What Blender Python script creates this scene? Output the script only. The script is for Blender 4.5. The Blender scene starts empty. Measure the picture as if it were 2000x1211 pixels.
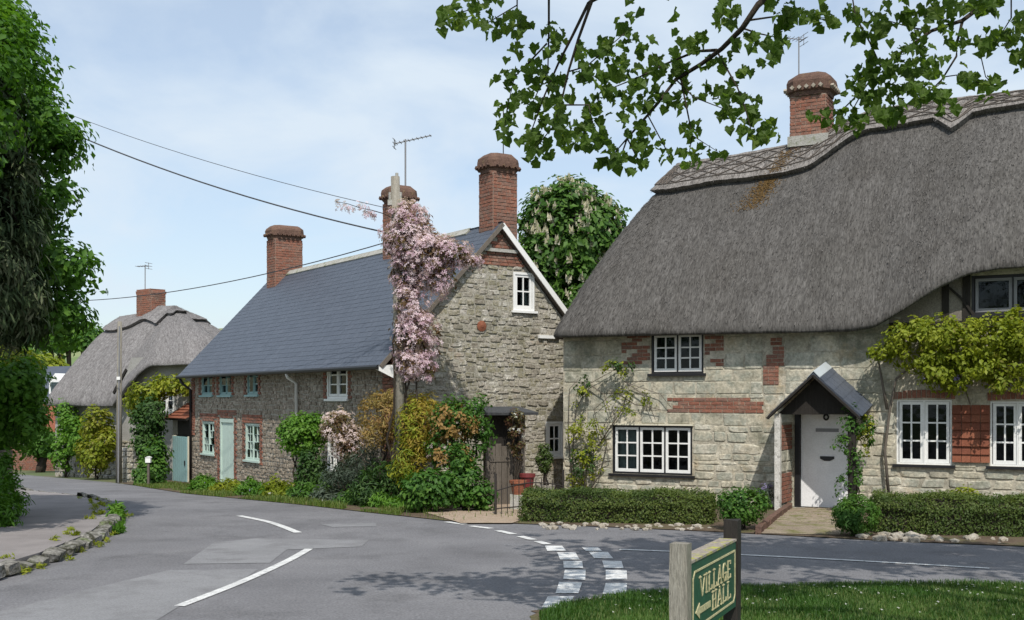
import bpy, bmesh, math, random
import numpy as np
from mathutils import Vector, Matrix, noise as mnoise
from mathutils.geometry import tessellate_polygon
random.seed(7)
rng = np.random.default_rng(7)
SC = bpy.context.scene
COL = SC.collection
R = math.radians

# ------------------------------------------------------------------ camera
FPX, CXP, HORY, CAMH = 2200.0, 1000.0, 780.0, 1.95   # focal, centre and horizon in photo pixels, eye height
cam = bpy.data.objects.new('camera', bpy.data.cameras.new('camera'))
COL.objects.link(cam)
cam.location = (0, 0, CAMH)
cam.rotation_euler = (R(90), 0, 0)
cam.data.sensor_fit = 'HORIZONTAL'
cam.data.sensor_width = 36
cam.data.lens = 36 * FPX / 2000
cam.data.shift_y = (HORY - 605.5) / 2000
cam.data.clip_start = 0.1
cam.data.clip_end = 3000
SC.camera = cam

# ------------------------------------------------------------------ sky, sun, exposure
TOSUN = Vector((0.07, -0.78, 1.0)).normalized()
SUN_EL = math.asin(TOSUN.z)
world = bpy.data.worlds.new('World')
SC.world = world
world.use_nodes = True
wn = world.node_tree.nodes
wl = world.node_tree.links
bg = wn['Background']
sky = wn.new('ShaderNodeTexSky')
sky.sky_type = 'NISHITA'
sky.sun_disc = False
sky.sun_elevation = SUN_EL
sky.sun_rotation = math.atan2(TOSUN.x, TOSUN.y)
sky.air_density = 1.0
sky.dust_density = 1.2
sky.ozone_density = 1.2
tc = wn.new('ShaderNodeTexCoord')
sep = wn.new('ShaderNodeSeparateXYZ')
wl.new(tc.outputs['Generated'], sep.inputs[0])
mx = wn.new('ShaderNodeMath'); mx.operation = 'MAXIMUM'; mx.inputs[1].default_value = 0.0
wl.new(sep.outputs[2], mx.inputs[0])
ad = wn.new('ShaderNodeMath'); ad.operation = 'ADD'; ad.inputs[1].default_value = 0.38
wl.new(mx.outputs[0], ad.inputs[0])
dv = wn.new('ShaderNodeVectorMath'); dv.operation = 'DIVIDE'
cmb = wn.new('ShaderNodeCombineXYZ')
for i in range(3):
    wl.new(ad.outputs[0], cmb.inputs[i])
wl.new(tc.outputs['Generated'], dv.inputs[0]); wl.new(cmb.outputs[0], dv.inputs[1])
n1 = wn.new('ShaderNodeTexNoise')
n1.inputs['Scale'].default_value = 2.4
n1.inputs['Detail'].default_value = 7
n1.inputs['Roughness'].default_value = 0.55
n1.inputs['Distortion'].default_value = 0.4
wl.new(dv.outputs[0], n1.inputs['Vector'])
rmp = wn.new('ShaderNodeValToRGB')
rmp.color_ramp.elements[0].position = 0.40; rmp.color_ramp.elements[0].color = (0.45, 0.45, 0.45, 1)
rmp.color_ramp.elements[1].position = 0.62; rmp.color_ramp.elements[1].color = (0.95, 0.95, 0.95, 1)
wl.new(n1.outputs['Fac'], rmp.inputs[0])
mixc = wn.new('ShaderNodeMix'); mixc.data_type = 'RGBA'
wl.new(rmp.outputs[0], mixc.inputs[0])
wl.new(sky.outputs[0], mixc.inputs[6])
mixc.inputs[7].default_value = (4.6, 5.25, 5.9, 1)     # thin bright cloud
wl.new(mixc.outputs[2], bg.inputs['Color'])
bg.inputs['Strength'].default_value = 0.135
sun = bpy.data.objects.new('sun', bpy.data.lights.new('sun', 'SUN'))
COL.objects.link(sun)
sun.data.energy = 3.6
sun.data.angle = R(0.53)
sun.data.color = (1.0, 0.95, 0.87)
sun.rotation_euler = TOSUN.to_track_quat('Z', 'Y').to_euler()
SC.view_settings.view_transform = 'Standard'
SC.view_settings.look = 'None'
SC.view_settings.exposure = 0.25
SC.view_settings.gamma = 1.0
SC.view_settings.use_curve_mapping = False

# ------------------------------------------------------------------ coordinates
def at(px, py, y):
    """a point of the place, y metres in front of the camera"""
    return Vector(((px - CXP) / FPX * y, y, CAMH + (HORY - py) / FPX * y))
def on(M, px, py, v=0.0):
    """local x, z on the plane y = v of a wall frame"""
    inv = M.inverted()
    o = inv @ Vector((0, 0, CAMH)); d = inv.to_3x3() @ Vector(((px - CXP) / FPX, 1, (HORY - py) / FPX))
    t = (v - o.y) / d.y
    p = o + d * t
    return p.x, p.z
def G(y):
    y = np.minimum(y, 90.0)
    return -0.035 * 1.5 * np.logaddexp(0, (y - 19.0) / 1.5)
def gz(y):
    return float(G(y))
def smooth(a, b, x):
    t = np.clip((x - a) / (b - a), 0, 1)
    return t * t * (3 - 2 * t)
def terrain(x, y):
    return G(y) + 33 * smooth(95, 300, y) * (0.75 + 0.25 * np.sin(x * 0.012 + 0.6))

# ------------------------------------------------------------------ objects
def tag(o, label=None, cat=None, group=None, kind=None):
    if label: o['label'] = label
    if cat: o['category'] = cat
    if group: o['group'] = group
    if kind: o['kind'] = kind
    return o
def thing(name, label, cat, loc=(0, 0, 0), rotz=0.0, group=None):
    o = bpy.data.objects.new(name, None)
    COL.objects.link(o)
    o.location = loc; o.rotation_euler = (0, 0, rotz)
    o.empty_display_size = 0.2
    return tag(o, label, cat, group)
def obj(name, me, m=None, parent=None, M=None, kind=None, label=None):
    o = bpy.data.objects.new(name, me)
    COL.objects.link(o)
    if m is not None and not me.materials:
        me.materials.append(m)
    if parent is not None: o.parent = parent
    if M is not None: o.matrix_local = M
    return tag(o, label, None, None, kind)
def mk_mesh(name, V, F, rnd=None, uv=None, smooth_sh=False):
    me = bpy.data.meshes.new(name)
    V = np.asarray(V, np.float32).reshape(-1, 3)
    F = [np.asarray(f, np.int32) for f in F if len(f)]
    loops = np.concatenate([f.ravel() for f in F]).astype(np.int32)
    tot = np.concatenate([np.full(len(f), f.shape[1]) for f in F])
    starts = np.concatenate([[0], np.cumsum(tot)[:-1]]).astype(np.int32)
    me.vertices.add(len(V)); me.vertices.foreach_set('co', V.ravel())
    me.loops.add(len(loops)); me.loops.foreach_set('vertex_index', loops)
    me.polygons.add(len(tot)); me.polygons.foreach_set('loop_start', starts)
    try: me.polygons.foreach_set('loop_total', tot.astype(np.int32))
    except Exception: pass
    me.update(calc_edges=True)
    me.polygons.foreach_set('use_smooth', np.full(len(tot), bool(smooth_sh)))
    if rnd is not None:
        a = me.attributes.new('rnd', 'FLOAT', 'FACE'); a.data.foreach_set('value', np.asarray(rnd, np.float32))
    if uv is not None:
        l = me.uv_layers.new(name='UVMap'); l.data.foreach_set('uv', np.asarray(uv, np.float32)[loops].ravel())
    return me
def scatter(name, tmpl, pos, Rm, scale, rnd=None, smooth_sh=False):
    """many copies of a small template joined into one mesh; scale (N,) or (N,3)"""
    tv, tf = tmpl
    tv = np.asarray(tv, float); n = len(pos)
    scale = np.asarray(scale, float)
    if scale.ndim == 1: scale = np.repeat(scale[:, None], 3, 1)
    V = np.einsum('nij,nkj->nki', Rm, tv[None] * scale[:, None, :]) + np.asarray(pos)[:, None, :]
    F = []; rr = []
    if rnd is None: rnd = rng.random(n)
    by = {}
    for f in tf: by.setdefault(len(f), []).append(f)
    for k, fs in by.items():
        fs = np.array(fs)
        F.append((fs[None] + (np.arange(n) * len(tv))[:, None, None]).reshape(-1, k))
        rr.append(np.repeat(rnd, len(fs)))
    return mk_mesh(name, V.reshape(-1, 3), F, np.concatenate(rr), None, smooth_sh)
def unit(a):
    a = np.asarray(a, float)
    return a / np.maximum(np.linalg.norm(a, axis=-1, keepdims=True), 1e-9)
def basis(nrm, fwd=None):
    """matrices whose columns are x, y (fwd), z (normal)"""
    nrm = unit(nrm)
    if fwd is None: fwd = rng.normal(size=nrm.shape)
    y = unit(fwd - (fwd * nrm).sum(-1, keepdims=True) * nrm)
    x = np.cross(y, nrm)
    return np.stack([x, y, nrm], -1)

class MB:
    """boxes, tubes and prisms gathered into one mesh"""
    def __init__(s): s.v = []; s.f = []
    def add(s, vs, fs):
        b = len(s.v); s.v += [tuple(v) for v in vs]; s.f += [tuple(i + b for i in f) for f in fs]; return s
    def box(s, x0, x1, y0, y1, z0, z1, M=None):
        vs = [Vector((x, y, z)) for z in (z0, z1) for y in (y0, y1) for x in (x0, x1)]
        if M is not None: vs = [M @ v for v in vs]
        return s.add(vs, [(0, 2, 3, 1), (4, 5, 7, 6), (0, 1, 5, 4), (2, 6, 7, 3), (0, 4, 6, 2), (1, 3, 7, 5)])
    def beam(s, a, b, w, h, up=(0, 0, 1)):
        a = Vector(a); b = Vector(b); d = (b - a); L = d.length; d.normalize()
        x = d.cross(Vector(up)); x.normalize(); z = x.cross(d)
        M = Matrix((x, d, z)).transposed().to_4x4(); M.translation = a
        return s.box(-w / 2, w / 2, 0, L, -h / 2, h / 2, M)
    def tube(s, pts, rad, n=6, cap=True):
        pts = [Vector(p) for p in pts]
        if not hasattr(rad, '__len__'): rad = [rad] * len(pts)
        vs = []; up = Vector((0.31, 0.2, 0.93))
        for i, p in enumerate(pts):
            d = (pts[min(i + 1, len(pts) - 1)] - pts[max(i - 1, 0)]).normalized()
            x = d.cross(up)
            if x.length < 1e-3: x = d.cross(Vector((1, 0, 0)))
            x.normalize(); y = x.cross(d)
            vs += [p + (x * math.cos(a) + y * math.sin(a)) * rad[i] for a in [2 * math.pi * k / n for k in range(n)]]
        fs = [(i * n + k, i * n + (k + 1) % n, (i + 1) * n + (k + 1) % n, (i + 1) * n + k) for i in range(len(pts) - 1) for k in range(n)]
        if cap: fs += [tuple(range(n - 1, -1, -1)), tuple(range((len(pts) - 1) * n, len(pts) * n))]
        return s.add(vs, fs)
    def lathe(s, prof, n=12, c=(0, 0, 0)):
        vs = [(c[0] + r * math.cos(2 * math.pi * k / n), c[1] + r * math.sin(2 * math.pi * k / n), c[2] + z) for r, z in prof for k in range(n)]
        m = len(prof)
        fs = [(i * n + k, i * n + (k + 1) % n, (i + 1) * n + (k + 1) % n, (i + 1) * n + k) for i in range(m - 1) for k in range(n)]
        fs += [tuple(range(n - 1, -1, -1)), tuple(range((m - 1) * n, m * n))]
        return s.add(vs, fs)
    def prism(s, poly, y0, y1, M=None):
        """polygon in x, z pushed from y0 to y1"""
        n = len(poly)
        vs = [Vector((p[0], y0, p[1])) for p in poly] + [Vector((p[0], y1, p[1])) for p in poly]
        if M is not None: vs = [M @ v for v in vs]
        t = tessellate_polygon([[Vector((p[0], p[1], 0)) for p in poly]])
        fs = [tuple(a) for a in t] + [tuple(n + i for i in reversed(a)) for a in t]
        fs += [(i, (i + 1) % n, n + (i + 1) % n, n + i) for i in range(n)]
        return s.add(vs, fs)
    def mesh(s, name, sm=False):
        me = bpy.data.meshes.new(name); me.from_pydata(s.v, [], s.f)
        bm = bmesh.new(); bm.from_mesh(me); bmesh.ops.recalc_face_normals(bm, faces=bm.faces); bm.to_mesh(me); bm.free()
        if sm: me.polygons.foreach_set('use_smooth', np.ones(len(me.polygons), bool))
        return me
    def build(s, name, m, parent=None, M=None, sm=False, kind=None, label=None):
        return obj(name, s.mesh(name, sm), m, parent, M, kind, label)

def wall_mesh(name, outline, holes, thick, mb=None):
    """a wall in x, z with openings: front at y = 0, back at y = thick"""
    bm = bmesh.new()
    bm.faces.new([bm.verts.new((p[0], 0, p[1])) for p in outline])
    for h in holes:
        xs_ = [p[0] for p in h]; zs_ = [p[1] for p in h]
        for co, no in (((min(xs_), 0, 0), (1, 0, 0)), ((max(xs_), 0, 0), (1, 0, 0)), ((0, 0, min(zs_)), (0, 0, 1)), ((0, 0, max(zs_)), (0, 0, 1))):
            bmesh.ops.bisect_plane(bm, geom=bm.verts[:] + bm.edges[:] + bm.faces[:], plane_co=co, plane_no=no)
    dead = []
    for f in bm.faces:
        c = f.calc_center_median()
        if any(min(p[0] for p in h) < c.x < max(p[0] for p in h) and min(p[1] for p in h) < c.z < max(p[1] for p in h) for h in holes): dead.append(f)
    bmesh.ops.delete(bm, geom=dead, context='FACES')
    r_ = bmesh.ops.extrude_face_region(bm, geom=bm.faces[:])
    for v in r_['geom']:
        if isinstance(v, bmesh.types.BMVert): v.co.y += thick
    bmesh.ops.recalc_face_normals(bm, faces=bm.faces)
    me = bpy.data.meshes.new(name); bm.to_mesh(me); bm.free()
    return me
def rect(x0, x1, z0, z1): return [(x0, z0), (x1, z0), (x1, z1), (x0, z1)]

# ------------------------------------------------------------------ materials
def newmat(name):
    m = bpy.data.materials.new(name); m.use_nodes = True
    return m, m.node_tree.nodes, m.node_tree.links, m.node_tree.nodes['Principled BSDF']
def nd(ns, typ, **kw):
    n = ns.new(typ)
    for k, v in kw.items():
        if hasattr(n, k): setattr(n, k, v)
        else: n.inputs[k].default_value = v
    return n
def math_(ns, ls, op, a, b=None):
    n = ns.new('ShaderNodeMath'); n.operation = op
    for i, x in enumerate((a, b)):
        if x is None: continue
        if isinstance(x, (int, float)): n.inputs[i].default_value = x
        else: ls.new(x, n.inputs[i])
    return n.outputs[0]
def ramp(ns, ls, fac, cols, pos=None):
    r = ns.new('ShaderNodeValToRGB'); e = r.color_ramp.elements
    k = len(cols); pos = pos or [i / (k - 1) for i in range(k)]
    while len(e) < k: e.new(0.5)
    for i in range(k): e[i].position = pos[i]; e[i].color = (*cols[i], 1)
    ls.new(fac, r.inputs[0]); return r.outputs[0]
def rndval(ns, ls):
    a = nd(ns, 'ShaderNodeAttribute', attribute_name='rnd'); o = ns.new('ShaderNodeObjectInfo')
    return math_(ns, ls, 'FRACT', math_(ns, ls, 'ADD', a.outputs['Fac'], o.outputs['Random']))
def mixrgb(ns, ls, typ, fac, a, b):
    n = ns.new('ShaderNodeMix'); n.data_type = 'RGBA'; n.blend_type = typ
    for i, x in ((0, fac), (6, a), (7, b)):
        if isinstance(x, (int, float)): n.inputs[i].default_value = x
        elif isinstance(x, tuple): n.inputs[i].default_value = (*x, 1)
        else: ls.new(x, n.inputs[i])
    return n.outputs[2]
def mat(name, cols, scale=6, rnd=0.5, rough=0.85, bump=0.3, bscale=60, spec=0.3, stretch=(1, 1, 1), uv=False, fine=0.35, second=None, patches=()):
    """procedural surface: colour ramp driven by noise and a value for each piece, fine grain, bump"""
    m, ns, ls, p = newmat(name)
    r = rndval(ns, ls)
    src = ns.new('ShaderNodeTexCoord').outputs['UV'] if uv else ns.new('ShaderNodeNewGeometry').outputs['Position']
    mp = ns.new('ShaderNodeMapping'); mp.inputs['Scale'].default_value = stretch
    ls.new(src, mp.inputs['Vector'])
    cb = ns.new('ShaderNodeCombineXYZ'); r9 = math_(ns, ls, 'MULTIPLY', r, 37.0)
    for i in range(3): ls.new(r9, cb.inputs[i])
    va = ns.new('ShaderNodeVectorMath'); va.operation = 'ADD'
    ls.new(mp.outputs[0], va.inputs[0]); ls.new(cb.outputs[0], va.inputs[1]); vec = va.outputs[0]
    n = nd(ns, 'ShaderNodeTexNoise', Scale=scale, Detail=5.0, Roughness=0.6); ls.new(vec, n.inputs['Vector'])
    stretchd = math_(ns, ls, 'ADD', math_(ns, ls, 'MULTIPLY', math_(ns, ls, 'SUBTRACT', n.outputs['Fac'], 0.5), 2.2), 0.5)
    f = math_(ns, ls, 'ADD', math_(ns, ls, 'MULTIPLY', stretchd, 1 - rnd), math_(ns, ls, 'MULTIPLY', r, rnd))
    c = ramp(ns, ls, f, cols)
    n2 = nd(ns, 'ShaderNodeTexNoise', Scale=bscale, Detail=4.0, Roughness=0.65); ls.new(vec, n2.inputs['Vector'])
    if second:      # (colour, scale, lo, hi): patches of another colour (lichen, moss, dirt)
        n3 = nd(ns, 'ShaderNodeTexNoise', Scale=second[1], Detail=6.0, Roughness=0.65); ls.new(vec, n3.inputs['Vector'])
        k = ramp(ns, ls, n3.outputs['Fac'], [(0, 0, 0), (1, 1, 1)], [second[2], second[3]])
        c = mixrgb(ns, ls, 'MIX', k, c, second[0])
    for i, (col, sc_, lo, hi, amt) in enumerate(patches):      # stains that run on across neighbouring pieces
        pm = ns.new('ShaderNodeMapping'); pm.inputs['Location'].default_value = (i * 7.3 + 2, i * 3.1, i * 5.7); ls.new(src, pm.inputs['Vector'])
        n4 = nd(ns, 'ShaderNodeTexNoise', Scale=sc_, Detail=7.0, Roughness=0.68); ls.new(pm.outputs[0], n4.inputs['Vector'])
        k = ramp(ns, ls, n4.outputs['Fac'], [(0, 0, 0), (amt, amt, amt)], [lo, hi])
        c = mixrgb(ns, ls, 'MIX', k, c, col)
    g = math_(ns, ls, 'ADD', math_(ns, ls, 'MULTIPLY', math_(ns, ls, 'SUBTRACT', n2.outputs['Fac'], 0.5), fine * 4), 1.0)
    gc = ns.new('ShaderNodeCombineXYZ')
    for i in range(3): ls.new(g, gc.inputs[i])
    c = mixrgb(ns, ls, 'MULTIPLY', 1.0, c, gc.outputs[0])
    ls.new(c, p.inputs['Base Color'])
    p.inputs['Roughness'].default_value = rough
    p.inputs['Specular IOR Level'].default_value = spec
    if bump:
        b = nd(ns, 'ShaderNodeBump', Strength=bump, Distance=0.02)
        hh = math_(ns, ls, 'ADD', n2.outputs['Fac'], math_(ns, ls, 'MULTIPLY', n.outputs['Fac'], 1.0))
        ls.new(hh, b.inputs['Height']); ls.new(b.outputs[0], p.inputs['Normal'])
    return m
def leafmat(name, cols, trans=0.35, rough=0.55, spec=0.3):
    m, ns, ls, p = newmat(name)
    r = rndval(ns, ls)
    c = ramp(ns, ls, r, cols)
    ls.new(c, p.inputs['Base Color']); p.inputs['Roughness'].default_value = rough; p.inputs['Specular IOR Level'].default_value = spec
    t = ns.new('ShaderNodeBsdfTranslucent')
    tcx = mixrgb(ns, ls, 'MULTIPLY', 1.0, c, (1.25, 1.25, 0.6)); ls.new(tcx, t.inputs['Color'])
    mxs = ns.new('ShaderNodeMixShader'); mxs.inputs[0].default_value = trans
    ls.new(p.outputs[0], mxs.inputs[1]); ls.new(t.outputs[0], mxs.inputs[2])
    ls.new(mxs.outputs[0], ns['Material Output'].inputs['Surface'])
    return m
def paint(name, col, rough=0.5, bump=0.05, fine=0.1, spec=0.4):
    d = tuple(x * 0.86 for x in col)
    return mat(name, [d, col, col], 3, 0.2, rough, bump, 40, spec, fine=fine)
def glassmat():
    m, ns, ls, p = newmat('window_glass')
    ns.remove(p)
    g = nd(ns, 'ShaderNodeBsdfGlossy', Roughness=0.03); g.inputs['Color'].default_value = (0.9, 0.95, 1, 1)
    t = ns.new('ShaderNodeBsdfTransparent'); t.inputs['Color'].default_value = (0.62, 0.68, 0.68, 1)
    fr = nd(ns, 'ShaderNodeFresnel', IOR=1.28)
    ms = ns.new('ShaderNodeMixShader'); ls.new(fr.outputs[0], ms.inputs[0]); ls.new(t.outputs[0], ms.inputs[1]); ls.new(g.outputs[0], ms.inputs[2])
    tcn = ns.new('ShaderNodeTexCoord'); no = nd(ns, 'ShaderNodeTexNoise', Scale=3.0); ls.new(tcn.outputs['Object'], no.inputs['Vector'])
    b = nd(ns, 'ShaderNodeBump', Strength=0.15, Distance=0.02); ls.new(no.outputs['Fac'], b.inputs['Height']); ls.new(b.outputs[0], g.inputs['Normal'])
    ls.new(ms.outputs[0], ns['Material Output'].inputs['Surface'])
    return m

K = {}
K['glass'] = glassmat()
K['asphalt'] = mat('asphalt', [(.130, .128, .135), (.160, .158, .166), (.190, .187, .194)], 0.6, 0, .9, .5, 38, .25, fine=.40, second=((.112, .110, .115), 1.1, .50, .72), patches=(((.205, .20, .206), .35, .55, .7, .5), ((.10, .098, .103), 3.5, .62, .72, .6)))
K['patch'] = mat('asphalt_patch', [(.185, .185, .19), (.215, .215, .222), (.24, .24, .245)], 1.2, 0, .9, .3, 70, .25, fine=.3, second=((.165, .163, .168), 1.8, .48, .66))
K['pave'] = mat('pavement', [(.18, .165, .16), (.23, .21, .205), (.27, .25, .24)], 1.5, 0, .9, .3, 80, .2, fine=.25)
K['line'] = mat('road_paint', [(.42, .42, .415), (.58, .58, .57), (.68, .68, .665)], 7, 0, .8, .2, 60, .25, fine=.3, second=((.24, .238, .24), 11, .56, .70))
K['soil'] = mat('soil', [(.07, .05, .035), (.12, .09, .065), (.10, .11, .04)], 2, 0, .95, .6, 50, .1, fine=.4)
K['gravel'] = mat('gravel', [(.26, .19, .14), (.36, .28, .21), (.30, .25, .20)], 7, 0, .95, .6, 60, .1, fine=.5, second=((.16, .16, .06), 2.2, .55, .7))
K['darkslate'] = mat('dark_board', [(.04, .042, .045), (.07, .072, .075)], 5, 0, .8, .3, 40, .2)
K['roughgrass'] = leafmat('rough_grass', [(.06, .12, .018), (.10, .165, .025), (.15, .19, .04), (.20, .19, .07)], .35)
K['pathstone'] = mat('path_stone', [(.20, .16, .12), (.29, .24, .18), (.25, .18, .14)], 4, .5, .95, .6, 40, .1, fine=.4, second=((.14, .14, .05), 3, .48, .64))
K['turf'] = mat('turf', [(.035, .075, .012), (.05, .11, .02), (.07, .13, .03)], 2, 0, .95, .5, 60, .1, fine=.4)
K['ashlar'] = mat('ashlar_stone', [(.26, .25, .195), (.35, .33, .26), (.50, .455, .355), (.31, .315, .26), (.56, .525, .435), (.44, .385, .285)], 3, .45, .92, .6, 20, .15, fine=.36, second=((.22, .205, .16), 4, .53, .72), patches=(((.17, .172, .125), .9, .51, .64, .7), ((.66, .62, .52), 1.7, .53, .67, .7), ((.42, .31, .18), 1.4, .57, .71, .55), ((.27, .25, .205), 3.5, .54, .68, .6)))
K['mortar'] = mat('mortar', [(.37, .335, .265), (.47, .43, .345), (.41, .38, .30)], 4, 0, .95, .6, 25, .1, fine=.34, second=((.22, .205, .16), 2.5, .5, .7), patches=(((.17, .172, .125), .9, .51, .64, .7), ((.66, .62, .52), 1.7, .53, .67, .7), ((.42, .31, .18), 1.4, .57, .71, .55), ((.27, .25, .205), 3.5, .54, .68, .6)))
K['rubble'] = mat('rubble_stone', [(.15, .13, .10), (.27, .245, .20), (.40, .37, .32), (.25, .23, .155), (.50, .475, .43), (.33, .265, .20)], 9, .6, .92, .7, 30, .15, fine=.5, second=((.11, .10, .075), 9, .54, .70), patches=(((.13, .125, .085), 1.3, .51, .64, .65), ((.55, .53, .48), 2.6, .55, .66, .65), ((.30, .22, .15), 2.0, .57, .68, .5)))
K['rubble_mortar'] = mat('rubble_mortar', [(.22, .205, .165), (.36, .34, .29), (.30, .285, .22)], 7, 0, .95, .7, 40, .1, fine=.45)
K['flint'] = mat('flint_stone', [(.13, .105, .085), (.23, .195, .155), (.31, .265, .21), (.18, .15, .115), (.40, .35, .29), (.27, .19, .15)], 9, .6, .85, .5, 40, .25, fine=.4)
K['brick'] = mat('red_brick', [(.155, .075, .056), (.23, .098, .068), (.28, .125, .085), (.20, .115, .09), (.32, .175, .13)], 8, .6, .9, .4, 40, .15, fine=.4, second=((.22, .175, .14), 9, .54, .72), patches=(((.14, .11, .09), 1.5, .53, .67, .6), ((.36, .27, .21), 2.3, .57, .68, .5)))
K['brickmortar'] = mat('brick_mortar', [(.24, .19, .15), (.32, .27, .22)], 8, 0, .95, .3, 60, .1)
K['lichen'] = mat('lichened_brick', [(.085, .055, .045), (.13, .080, .062), (.17, .105, .080)], 9, .4, .95, .5, 40, .1, fine=.45, second=((.20, .145, .075), 8, .57, .72))
K['slate'] = mat('roof_slate', [(.054, .064, .084), (.066, .078, .102), (.078, .090, .115)], 2.0, .3, .5, .15, 30, .4, fine=.14)
K['thatch'] = mat('thatch', [(.070, .066, .062), (.093, .088, .083), (.120, .114, .108)], 4, 0, .95, .7, 13, .06, (2.6, .6, 1), True, .6, second=((.066, .062, .057), .7, .5, .75), patches=(((.066, .061, .055), .45, .50, .66, .65), ((.130, .124, .116), .6, .54, .72, .5)))
K['ridge'] = mat('ridge_thatch', [(.13, .118, .108), (.19, .176, .164), (.24, .225, .212)], 5, 0, .95, .8, 17, .06, (2.4, 1, 1), True, .7)
K['straw'] = mat('loose_straw', [(.066, .062, .057), (.094, .088, .083), (.145, .138, .13)], 3, .95, .9, 0, 30, .1)
K['thatch_pale'] = mat('pale_thatch', [(.14, .13, .128), (.19, .18, .178), (.235, .225, .222)], 4, 0, .95, .7, 14, .06, (2.4, 1, 1), True, .6)
K['moss'] = mat('moss_patch', [(.095, .065, .032), (.15, .092, .036), (.12, .09, .045)], 9, .4, .95, .8, 40, .05, fine=.5)
K['ligger'] = paint('hazel_rod', (.115, .095, .080), .9)
K['white'] = paint('white_paint', (.78, .78, .76), .45)
K['weatheredwhite'] = mat('weathered_white_paint', [(.42, .40, .36), (.55, .53, .49), (.62, .60, .57)], 6, 0, .8, .3, 40, .2, fine=.3, second=((.12, .11, .09), 9, .56, .68))
K['cream'] = paint('cream_paint', (.62, .58, .46), .6)
K['black'] = paint('black_paint', (.014, .014, .016), .45)
K['teal'] = paint('teal_paint', (.25, .40, .40), .5)
K['palegreen'] = paint('pale_green_paint', (.47, .58, .52), .5)
K['dooroffwhite'] = paint('door_paint', (.82, .82, .83), .5)
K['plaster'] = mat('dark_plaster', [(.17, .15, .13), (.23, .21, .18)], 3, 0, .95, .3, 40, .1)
K['render'] = mat('grey_render', [(.27, .26, .24), (.36, .35, .33)], 2, 0, .95, .3, 40, .1)
K['oak'] = mat('weathered_oak', [(.17, .15, .12), (.27, .25, .21), (.33, .31, .27)], 4, .2, .9, .6, 30, .1, (6, 6, .6), fine=.4, second=((.10, .09, .07), 8, .55, .75))
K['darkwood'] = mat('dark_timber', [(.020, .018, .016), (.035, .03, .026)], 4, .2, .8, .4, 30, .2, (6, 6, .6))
K['greywood'] = mat('grey_wood', [(.10, .085, .07), (.19, .165, .14)], 4, .3, .9, .5, 30, .1, (6, 6, .6), fine=.3)
K['tile'] = mat('red_clay_tile', [(.13, .05, .035), (.21, .075, .045), (.26, .11, .065)], 6, .6, .9, .3, 50, .15, fine=.3)
K['metal'] = paint('grey_metal', (.22, .22, .23), .4)
K['iron'] = paint('wrought_iron', (.03, .025, .022), .6)
K['terracotta'] = mat('terracotta', [(.20, .075, .045), (.30, .11, .06)], 8, .2, .9, .3, 40, .2)
K['redglaze'] = paint('red_glaze', (.16, .03, .03), .5)
K['stonegrey'] = mat('grey_stone', [(.30, .29, .26), (.42, .41, .38)], 8, .4, .95, .5, 50, .1, fine=.3, second=((.13, .15, .06), 6, .5, .7))
K['chalkstone'] = mat('pale_edging_stone', [(.24, .215, .175), (.38, .35, .30), (.30, .26, .205), (.46, .43, .38)], 9, .6, .95, .6, 40, .1, fine=.4)
K['kerb'] = mat('mossy_kerb_stone', [(.13, .125, .11), (.22, .21, .19), (.30, .29, .27)], 6, .4, .95, .8, 24, .1, fine=.5, second=((.045, .045, .03), 7, .46, .60), patches=(((.09, .12, .035), 2.5, .54, .64, .7),))
K['signgreen'] = mat('sign_green', [(.008, .052, .032), (.012, .070, .042), (.016, .080, .05)], 4, 0, .45, .1, 40, .4, fine=.25, second=((.03, .06, .045), 12, .58, .7))
K['signcream'] = mat('sign_cream', [(.38, .34, .19), (.46, .41, .24), (.50, .46, .28)], 14, 0, .7, .1, 60, .3, fine=.35, second=((.10, .13, .08), 22, .60, .70))
K['lichencap'] = mat('lichened_cap', [(.26, .23, .20), (.32, .28, .24)], 6, 0, .95, .5, 40, .1, second=((.36, .36, .06), 9, .52, .62))
K['bark'] = mat('bark', [(.035, .028, .022), (.075, .062, .05)], 8, .2, .95, .8, 30, .1, (3, 3, .8))
K['greybark'] = mat('grey_bark', [(.10, .095, .085), (.19, .18, .16)], 8, .2, .95, .8, 30, .1, (3, 3, .8), second=((.08, .10, .05), 5, .55, .75))
K['lead'] = paint('lead_flashing', (.42, .46, .48), .5)
K['curtain'] = paint('curtain', (.62, .60, .58), .9)
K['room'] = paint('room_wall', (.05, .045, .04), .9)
K['cable'] = paint('cable', (.05, .05, .055), .6)
# foliage
K['l_lime'] = leafmat('lime_leaf', [(.055, .105, .016), (.080, .145, .024), (.125, .205, .04), (.065, .115, .02), (.15, .22, .05)], .6)
K['l_maple'] = leafmat('maple_leaf', [(.05, .13, .014), (.085, .20, .022), (.135, .27, .035)], .5)
K['l_conifer'] = leafmat('conifer_frond', [(.020, .042, .015), (.036, .062, .022), (.06, .086, .034), (.14, .15, .09)], .2, .8)
K['l_chestnut'] = leafmat('chestnut_leaf', [(.035, .095, .012), (.06, .14, .018), (.095, .19, .03)], .35)
K['l_candle'] = leafmat('chestnut_blossom', [(.55, .52, .40), (.68, .64, .52)], .3)
K['l_box'] = leafmat('box_leaf', [(.040, .070, .013), (.066, .105, .019), (.115, .150, .030)], .3)
K['l_shrub'] = leafmat('shrub_leaf', [(.034, .10, .013), (.06, .15, .02), (.10, .20, .03)], .35)
K['l_dark'] = leafmat('dark_leaf', [(.020, .058, .012), (.038, .09, .016), (.062, .125, .028)], .3)
K['l_blue'] = leafmat('grey_green_leaf', [(.05, .075, .05), (.075, .105, .075), (.11, .14, .10)], .3)
K['l_bright'] = leafmat('bright_leaf', [(.06, .16, .012), (.09, .21, .02), (.13, .26, .03)], .4)
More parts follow.
